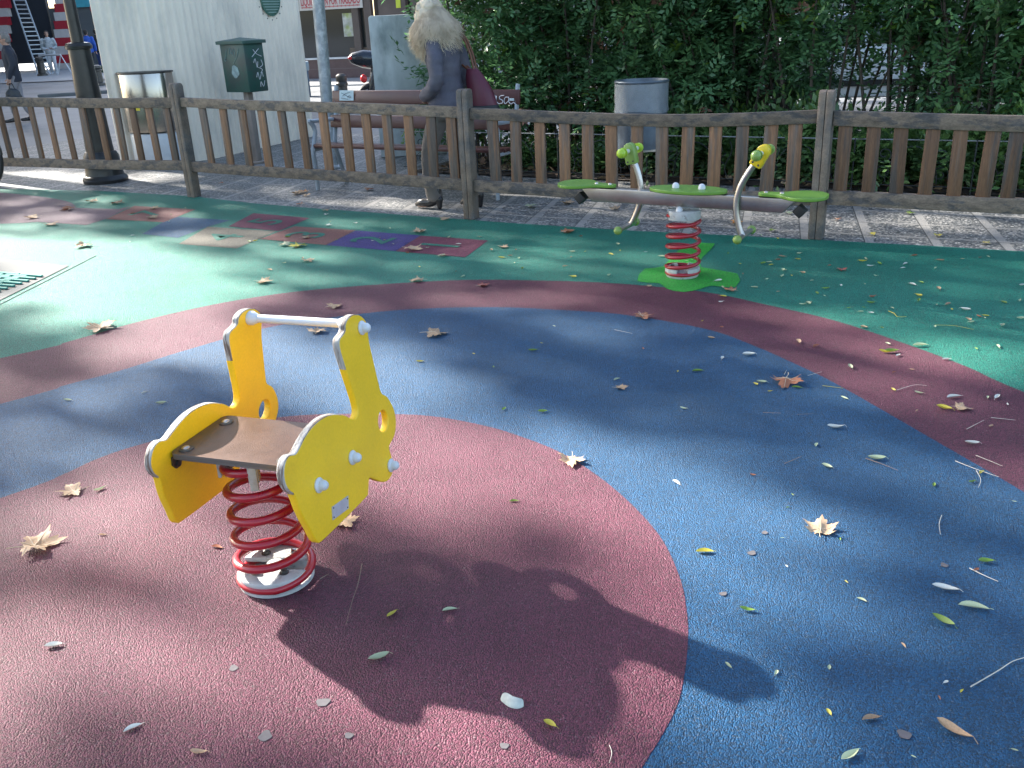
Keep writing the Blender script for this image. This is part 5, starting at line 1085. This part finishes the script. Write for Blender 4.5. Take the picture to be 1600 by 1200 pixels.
# ------------------------------------------------------------------ fallen leaves, twigs
LB1 = M('tan_leaf', (.42, .28, .165), .65, var=.25, vs=18, rnd=.22, transl=.12, bump=.3, bs=120); LB2 = M('rust_leaf', (.33, .12, .055), .65, var=.25, vs=18, rnd=.2, transl=.12)
LY = M('yellow_leaf', (.50, .42, .05), .55, var=.2, vs=20, rnd=.2, transl=.15); LG = M('green_leaf', (.16, .26, .035), .45, var=.25, vs=30, rnd=.25, transl=.15); LP = M('pale_leaf', (.42, .46, .28), .55, var=.15, vs=30, rnd=.2, transl=.12)
LW = M('whitish_leaf', (.55, .54, .47), .6, var=.15, vs=30, rnd=.12); LR = M('red_leaf', (.24, .045, .03), .55, var=.3, vs=20); LO = M('orange_leaf', (.5, .2, .05), .6, var=.2, vs=20)
VEIN = M('leaf_vein', (.45, .36, .25), .7)
def maple(seed):
    r_ = random.Random(seed); pts = []
    lobes = [(-150, .46), (-112, .72), (-62, .84), (0, 1.0), (62, .86), (112, .70), (150, .44)]
    for i, (a, L_) in enumerate(lobes):
        L_ *= r_.uniform(.9, 1.1); a += r_.uniform(-5, 5); w_ = 15
        for da, f in ((-w_*1.3, .66), (-w_*.9, .76), (-w_*.6, .70), (-w_*.3, .84), (0, 1.0), (w_*.3, .83), (w_*.6, .70), (w_*.95, .76), (w_*1.3, .64)): pts.append((R(a+da), L_*f))
        if i < 6: nx = lobes[i+1]; pts.append((R((a+nx[0])/2), .46*r_.uniform(.85, 1.1)))
    kx, ky, kz = r_.uniform(.05, .28), r_.uniform(-.2, .3), r_.uniform(.4, 1.3)
    rings = [0, .3, .6, .85, 1.0]; vs = []; n = len(pts)
    for q_ in rings[1:]:
        for a, L_ in pts: vs.append((math.cos(a)*L_*q_, math.sin(a)*L_*q_))
    def z(x, y): rr = math.hypot(x, y); return .05 + kx*max(0, abs(y)-.1)**1.3*(1 if y > 0 else kz) + ky*x*x*.5 + .06*math.sin(5*x+3*y+seed) + .05*math.cos(9*y+seed) + .22*kz*max(0, rr-.6)**1.5
    P_ = [(0, 0, z(0, 0))] + [(x, y, z(x, y)) for x, y in vs]; f = [(0, 1+i, 1+(i+1) % n) for i in range(n)]
    for k in range(3): f += [(1+k*n+i, 1+(k+1)*n+i, 1+(k+1)*n+(i+1) % n, 1+k*n+(i+1) % n) for i in range(n)]
    b = MB(); b.add(P_, f); zm = min(p[2] for p in P_); 
    st = [(-t*.75, .07*math.sin(3*t)*t, z(0, 0)*(1-t)+.10*t) for t in [i/6 for i in range(7)]]; b.tube(st, [.022-.0015*i for i in range(7)], 5, mi=1)
    for a, L_ in lobes: b.tube([(math.cos(R(a))*L_*q_, math.sin(R(a))*L_*q_, z(math.cos(R(a))*L_*q_, math.sin(R(a))*L_*q_)+.008) for q_ in (0, .3, .6, .85)], [.014, .011, .008, .004], 4, mi=1)
    b.v = [Vector((v.x, v.y, v.z-zm)) for v in b.v]; return b
def small(seed):
    r_ = random.Random(seed); n = 9; w_ = r_.uniform(.26, .46); c_ = r_.uniform(.1, .5); tw = r_.uniform(-.5, .5); vs = []; bend = r_.uniform(-.25, .25)
    for i in range(n):
        t = i/(n-1); ww = w_*math.sin(math.pi*t**.85)**.8+.004; zz = .02+c_*.35*(2*t-1)**2
        for s_ in (-1, 0, 1): vs.append((t-.5, s_*ww*.5+bend*(t-.5)**2, zz + abs(s_)*ww*.45 + tw*(t-.5)*s_*ww))
    b = MB(); b.add(vs, [(i*3+j, (i+1)*3+j, (i+1)*3+j+1, i*3+j+1) for i in range(n-1) for j in (0, 1)]); b.tube([(.5, 0, vs[-2][2]), (.62, .03, .03)], .012, 4); b.tube([(-.48+.96*k/6, bend*(-.48+.96*k/6)**2, .022+c_*.35*(2*k/6-1)**2+.006) for k in range(7)], .007, 4)
    zm = min(v.z for v in b.v); b.v = [Vector((v.x, v.y, v.z-zm)) for v in b.v]; return b
MAP = []; SMA = []
ms_cache = {}
def leafobj(kind, k, mt, loc, size, rz, name, label, cat='leaf', group=None, tilt=(0, 0)):
    key = (kind, k % 6, mt.name)
    if key not in ms_cache:
        b = (maple if kind == 'm' else small)(k % 6 + 3); o = b.build(name, [mt, VEIN] if kind == 'm' else mt, ang=60); ms_cache[key] = o.data
    else: o = bpy.data.objects.new(name, ms_cache[key]); col.objects.link(o)
    o.location = (loc.x, loc.y, .0045 if loc.z <= 0 else loc.z); o.rotation_euler = (tilt[0], tilt[1], rz); o.scale = (size, size, size); return tag(o, label, cat, group)
BIG = [(55, 858, 76, 20, LB1, 'large curled tan plane leaf near the left edge of the maroon disc'), (116, 770, 46, 160, LB1, 'tan plane leaf left of the spring rider near the disc edge'), (893, 721, 50, 190, LB1, 'tan plane leaf lying across the disc and blue border'),
       (1282, 831, 58, -40, LB1, 'sunlit cream plane leaf alone on the right blue band'), (1228, 598, 58, 100, LB2, 'large rust brown plane leaf on the blue band under the maroon band'), (677, 524, 46, 180, LB1, 'tan plane leaf at the top of the blue band'),
       (1003, 496, 36, 60, LB2, 'pinkish brown plane leaf on the upper edge of the blue band'), (968, 608, 26, 100, LB1, 'small curled tan leaf in the middle of the blue band'), (753, 448, 24, 90, LR, 'dark red leaf on the maroon band'), (410, 442, 30, 20, LB1, 'brown plane leaf on teal left of the maroon band'),
       (655, 440, 30, 160, LB1, 'brown plane leaf at the top edge of the maroon band'), (520, 481, 32, 0, LB1, 'tan plane leaf on the band above the handle bar'), (496, 521, 36, 10, LB1, 'golden tan leaf just under the handle bar'), (160, 515, 56, 30, LB1, 'large pale plane leaf on the glaring sunlit teal'),
       (132, 385, 30, 90, LB1, 'standing tan leaf near the sunk trampoline'), (466, 385, 30, 40, LY, 'yellow leaf below the hopscotch'), (443, 384, 24, 100, LP, 'pale curled leaf left of the yellow leaf below the hopscotch'), (480, 409, 26, 170, LB1, 'tan leaf on teal below the yellow hopscotch leaf'),
       (643, 391, 36, 30, LB1, 'tan plane leaf on the first hopscotch square'), (692, 401, 18, 90, LB1, 'small brown leaf at the near edge of the first hopscotch square'), (885, 364, 28, 10, LB2, 'rust leaf on teal left of the seesaw by the paving'), (537, 818, 48, 250, LB1, 'pale plane leaf under the yellow rabbit panel'),
       (145, 316, 22, 40, LB1, 'pale leaf on the far hopscotch dome'), (183, 319, 24, 10, LB2, 'pink-brown leaf behind the seventh hopscotch square'), (108, 328, 26, 60, LB2, 'orange-brown leaf on the grey hopscotch dome'), (53, 341, 24, 0, LB1, 'cream leaf at the left end of the hopscotch dome'), (78, 352, 26, 80, LB1, 'tan leaf just below the hopscotch dome'), (240, 327, 18, 80, LB1, 'small tan leaf on the seventh hopscotch square'),
       (237, 342, 22, 20, LB1, 'tan leaf at the near edge of the seventh hopscotch square'), (508, 330, 16, 90, LB1, 'curled grey leaf at the edge of the rubber by the paving'), (653, 364, 30, 10, LB1, 'tan leaf on the second hopscotch square'), (478, 373, 18, 10, LB1, 'tan leaf on the third hopscotch square'), (1316, 423, 18, 10, LR, 'small dark red leaf on teal right of the seesaw'),
       (1143, 455, 24, 0, LB2, 'rust leaf at the corner of the bright green patch'), (1500, 640, 30, 170, LB1, 'brown leaf on the maroon band near the right edge'), (697, 343, 22, 10, LB1, 'brown leaf at the foot of the middle fence post'), (510, 336, 10, 0, LW, 'tiny white leaf beside the curled grey leaf by the paving'), (1013, 448, 12, 30, LB1, 'small brown leaf between maroon band and green patch'), (785, 387, 20, 0, LB1, 'pale leaf on teal right of the hopscotch'), (512, 353, 12, 0, LW, 'white leaf behind the second hopscotch square')]
PAVL = [(463, 303, 24, 0, LB1), (475, 301, 20, 90, LO), (478, 306, 18, 180, LB1), (470, 320, 16, 0, LB2), (1152, 349, 24, 0, LO), (830, 323, 24, 20, LP), (885, 318, 24, 40, LB1), (960, 327, 22, 90, LB1), (1465, 369, 16, 0, LY), (1540, 381, 14, 0, LY), (1207, 361, 14, 60, LG), (1236, 334, 16, 40, LP), (1307, 343, 14, 30, LB2), (1420, 334, 14, 60, LG), (345, 287, 10, 0, LB2), (575, 297, 20, 0, LB2), (740, 327, 14, 0, LB1), (1364, 367, 16, 20, LY)]
for i, (x, y, s_, a, mt, lb) in enumerate(BIG):
    p = at(x, y); d = (p-CAM0).length; leafobj('m', i, mt, p, s_*d/FPX*.60, R(a+i*37), 'fallen_plane_leaf', lb, group='fallen plane tree leaves')
for i, (x, y, s_, a, mt) in enumerate(PAVL):
    p = at(x, y); d = (p-CAM0).length; leafobj('m', i+2, mt, p, s_*d/FPX*.6, R(a+i*50), 'fallen_plane_leaf', 'dry plane leaf among others on the pebble paving just behind the fence', group='dry leaves on the paving')
SM = [(613, 962, 22, 50, LY, 'yellow-green leaf in the rider shadow right of the spring'), (703, 955, 24, 10, LP, 'narrow pale leaf in the middle of the rider shadow'), (593, 1031, 34, 25, LP, 'pale green pointed leaf near the lower edge of the rider shadow'), (860, 1135, 24, -40, LY, 'yellow leaf at the lower end of the rider shadow'),
      (1101, 864, 28, -5, LY, 'sunlit yellow leaf on blue right of the disc'), (1168, 956, 24, -20, LG, 'small green leaf on blue beside the disc edge'), (1477, 923, 36, -25, LW, 'cream oval leaf on the right blue band'), (1521, 951, 40, -20, LP, 'curled pale leaf right of the cream oval leaf'), (1472, 974, 34, -55, LG, 'bright green leaf below the cream oval leaf'), (1540, 880, 22, -5, LG, 'dull green leaf near the right edge above the straw'),
      (1360, 1125, 28, 10, LB1, 'curled brown leaf near the bottom of the blue band'), (1490, 1147, 50, -50, LB1, 'long pinkish tan leaf at the bottom right'), (1328, 1184, 36, 30, LP, 'broad light green leaf at the bottom edge'), (1502, 1082, 10, 40, LY, 'tiny yellow leaf at the tip of the twig'), (1370, 719, 26, -10, LP, 'pale oval leaf on blue beside a thin stick'), (1292, 731, 18, -50, LP, 'light green leaf left of the pale oval leaf'), (1275, 697, 14, 60, LP, 'small light green leaf above the sunlit blue'),
      (1306, 670, 26, -5, LW, 'whitish leaf in the middle right of the blue band'), (1319, 624, 14, -60, LP, 'pale leaf below the large rust leaf'), (1245, 607, 16, -20, LG, 'green leaf touching the large rust leaf'), (1190, 599, 16, -20, LP, 'pale leaf left of the large rust leaf'), (1170, 556, 20, 0, LW, 'whitish leaf on blue near the maroon edge'), (1090, 581, 18, 0, LG, 'green leaf in the upper blue band'), (1068, 640, 12, -30, LP, 'small pale leaf under the upper blue'), (833, 549, 16, 5, LG, 'green leaf high on the blue band'),
      (1057, 756, 18, -60, LW, 'white leaf on the sunlit blue right of the tan leaf'), (788, 641, 12, 60, LG, 'small green leaf above the disc edge'), (848, 645, 16, 0, LG, 'green leaf above the disc edge right of another'), (803, 785, 16, 0, LG, 'green leaf on the sunlit disc'), (157, 767, 18, 50, LP, 'pale leaf beside the tan leaf left of the rider'), (106, 627, 14, -15, LP, 'pale green leaf on the left blue band'), (226, 615, 10, 40, LW, 'whitish leaf on blue behind the rider'), (252, 632, 16, 5, LP, 'pale leaf right of the whitish one behind the rider'),
      (85, 1012, 24, 10, LW, 'white oval leaf at the lower left'), (208, 1140, 26, 35, LW, 'white narrow leaf near the bottom left'), (312, 1179, 26, -5, LB1, 'dry tan leaf at the bottom left edge'), (161, 838, 12, 0, LB1, 'small pink-beige leaf on the left of the disc'), (340, 857, 20, -20, LB2, 'curled brown bud beside the red spring'), (520, 817, 20, 60, LB1, 'torn leaf piece under the rabbit panel'),
      (1393, 551, 20, 0, LG, 'green leaf at the teal edge of the maroon band'), (1437, 541, 22, 0, LP, 'pale leaf on lit teal above the maroon band'), (1384, 552, 20, -20, LY, 'yellow leaf at the left of the lit maroon'), (1403, 557, 12, 40, LW, 'white bud on the maroon band'), (1479, 563, 14, 0, LW, 'white leaf on teal at the maroon edge'), (1519, 695, 20, -15, LW, 'whitish leaf on maroon at the right'), (1475, 640, 22, -40, LY, 'yellow leaf on maroon with a stalk'), (1533, 740, 14, 40, LY, 'yellow leaf at the fork of a thin twig'), (1519, 755, 14, 20, LG, 'green leaf near the fork of a thin twig'), (1459, 760, 14, 60, LG, 'pale green leaf on dark blue at the right'), (1490, 622, 24, 10, LW, 'white curled leaf on the maroon band')]
for i, (x, y, s_, a, mt, lb) in enumerate(SM):
    p = at(x, y); d = (p-CAM0).length; leafobj('s', i, mt, p, s_*d/FPX*1.0, R(a), 'fallen_small_leaf', lb, group='small fallen leaves')
zones = [('on the teal rubber right of the seesaw', 78, (1120, 1600, 395, 520), 1.0), ('on the teal rubber below the hopscotch', 26, (420, 1000, 370, 436), 1.0), ('on the teal rubber between fence and green patch', 20, (770, 1250, 368, 415), 1), ('on the right end of the maroon band', 16, (1180, 1590, 500, 690), 1), ('on the upper blue band', 12, (640, 1150, 500, 600), .8), ('on the right blue band', 20, (1120, 1590, 640, 1190), .55), ('around the hopscotch', 16, (180, 720, 326, 384), 1)]
for zi, (zn, n, (x0, x1, y0, y1), sc_) in enumerate(zones):
    for k in range(n):
        x, y = random.uniform(x0, x1), random.uniform(y0, y1); p = at(x, y); 
        if zi == 0 and y > 500+(x-1200)*.12: continue
        mt = random.choice([LP, LP, LW, LY, LG, LB1, LB2]); leafobj('s', k, mt, p, random.uniform(.022, .055)*sc_, random.uniform(0, 6.28), 'fallen_small_leaf', 'tiny leaf among many scattered '+zn, group='tiny leaves '+zn)
TWIG = M('dry_twig', (.22, .15, .11), .7, var=.3, vs=20, rnd=.2); TWP = M('pale_straw', (.50, .46, .38), .6, var=.2, vs=20)
def twig(pts, r_, mt, label, group=None):
    g = [at(x, y) for x, y in pts]; g = [p + Vector((0, 0, .006+r_)) for p in g]; c_ = g[0].copy(); b = MB(); q = cat3([tuple(p-c_) for p in g], 4); b.tube(q, [r_*(1-.5*i/len(q)) for i in range(len(q))], 6)
    o = b.build('twig', mt); o.location = c_; return tag(o, label, 'twig', group)
twig([(1516, 1077), (1535, 1066), (1562, 1050), (1582, 1037), (1606, 1030)], .0016, TWP, 'pale bent twig reaching in from the right edge at the bottom')
twig([(566, 884), (560, 915), (550, 945), (541, 980)], .0012, TWIG, 'long thin twig in the rider shadow beside the spring')
twig([(1471, 808), (1467, 822), (1469, 838)], .0012, TWP, 'short curved white straw on dark blue')
twig([(1514, 891), (1536, 902), (1559, 912)], .0015, TWP, 'straight pale straw above the curled leaf at right')
twig([(1352, 719), (1378, 728), (1403, 738)], .0015, TWIG, 'thin brown stick under the pale oval leaf')
twig([(1226, 727), (1252, 716)], .0015, TWIG, 'short brown stick left of the light green leaf')
twig([(1492, 723), (1525, 736), (1560, 748)], .0012, TWP, 'thin branched twig crossing the blue and maroon edge'); twig([(1525, 738), (1532, 752), (1528, 765)], .001, TWP, 'side shoot hanging from the thin branched twig')
twig([(1401, 612), (1428, 604), (1448, 605)], .0012, TWP, 'pale bent straw on the maroon band'); twig([(1460, 510), (1490, 511), (1521, 517)], .0014, LY, 'yellowish stalk on the teal at upper right'); twig([(1388, 488), (1397, 492), (1402, 497), (1416, 497)], .002, LY, 'curved yellow stalk on the sunlit teal')
twig([(1510, 673), (1537, 659)], .0011, TWP, 'short straw on maroon right of the yellow leaf'); twig([(1548, 655), (1586, 659)], .0011, TWP, 'horizontal straw on maroon at right edge'); twig([(1524, 714), (1566, 731)], .0011, TWP, 'slanting straw over the maroon at lower right')
twig([(1192, 647), (1220, 648)], .0012, TWIG, 'brown stick on blue left of the whitish leaf'); twig([(1245, 650), (1270, 649)], .001, TWIG, 'faint stick between brown stick and whitish leaf'); twig([(1285, 605), (1317, 609)], .0014, LY, 'yellow-brown stalk right of the large rust leaf'); twig([(1262, 589), (1284, 583)], .001, TWP, 'faint straw at the maroon edge above the rust leaf'); twig([(960, 517), (988, 523)], .001, TWP, 'faint straw on the small lit blue patch')
twig([(500, 908), (514, 900)], .0015, TWIG, 'brown stick behind the coils of the red spring'); twig([(952, 1168), (956, 1180), (952, 1196)], .001, TWP, 'tiny forked straw at the bottom by the disc edge'); twig([(1225, 588), (1229, 580)], .001, TWP, 'tiny straw above the large rust leaf')
# the pale bean-shaped shell
sp_ = at(799, 1100); b = MB(); vs = []
b.tube(cat3([(-.024, .004, .004), (-.012, .0, .006), (.002, -.005, .007), (.016, -.004, .006), (.026, .004, .004)], 4), [.006, .0085, .010, .0105, .011, .011, .0112, .0112, .0112, .0115, .0115, .0115, .0115, .011, .010, .009, .006][:17], 12, flat=.22)
o = b.build('pale_pod', M('pale_pod_skin', (.45, .47, .40), .6, var=.25, vs=60)); o.location = (sp_.x, sp_.y, .0045); o.rotation_euler = (0, 0, R(-28)); o.scale = (1.15, 1.15, 1.15); tag(o, 'smooth pale bean shaped pod lying in the lower part of the rider shadow', 'pod')
GUM = M('trodden_gum', (.095, .085, .088), .8, var=.2, vs=40)
for i, (x, y, r_) in enumerate([(505, 1100, .016), (545, 1152, .010), (365, 1046, .011), (415, 1152, .015), (1195, 834, .009), (1175, 866, .012), (1130, 930, .010), (788, 1168, .010), (1412, 1150, .014), (1475, 885, .010)]):
    p = at(x, y); b = MB(); n = 18; b.prism([(r_*(1+.2*math.sin(3*a+i))*math.cos(a), r_*(1+.2*math.cos(2*a+i))*math.sin(a)) for a in [2*math.pi*k/n for k in range(n)]], 0, .0012); o = b.build('gum_spot', GUM); o.location = (p.x, p.y, .0042)
    tag(o, 'flat grey gum spot trodden into the rubber surface', 'gum spot', 'gum spots on the rubber')

# ------------------------------------------------------------------ building added out of view beyond the left edge to shade the street
cb_ = thing('shade_building', 'plain rendered building added unseen beyond the left edge to shade the street', 'building', (-22.5, 39, 0), math.atan2(26, -14.5))
b = MB(); b.box((0, 5, 5), (30, 10, 10)); b.build('wall', M('ochre_render', (.32, .27, .2), .8, var=.2, vs=.6), cb_)
for k in range(9):
    for z in (1.4, 4.6, 7.8):
        b = MB(); b.box((-13+3.2*k, -.02, z), (1.1, .1, 1.7)); b.build('window', M('corner_glass', (.03, .035, .04), .1) if (k, z) == (0, 1.4) else bpy.data.materials['corner_glass'], cb_)
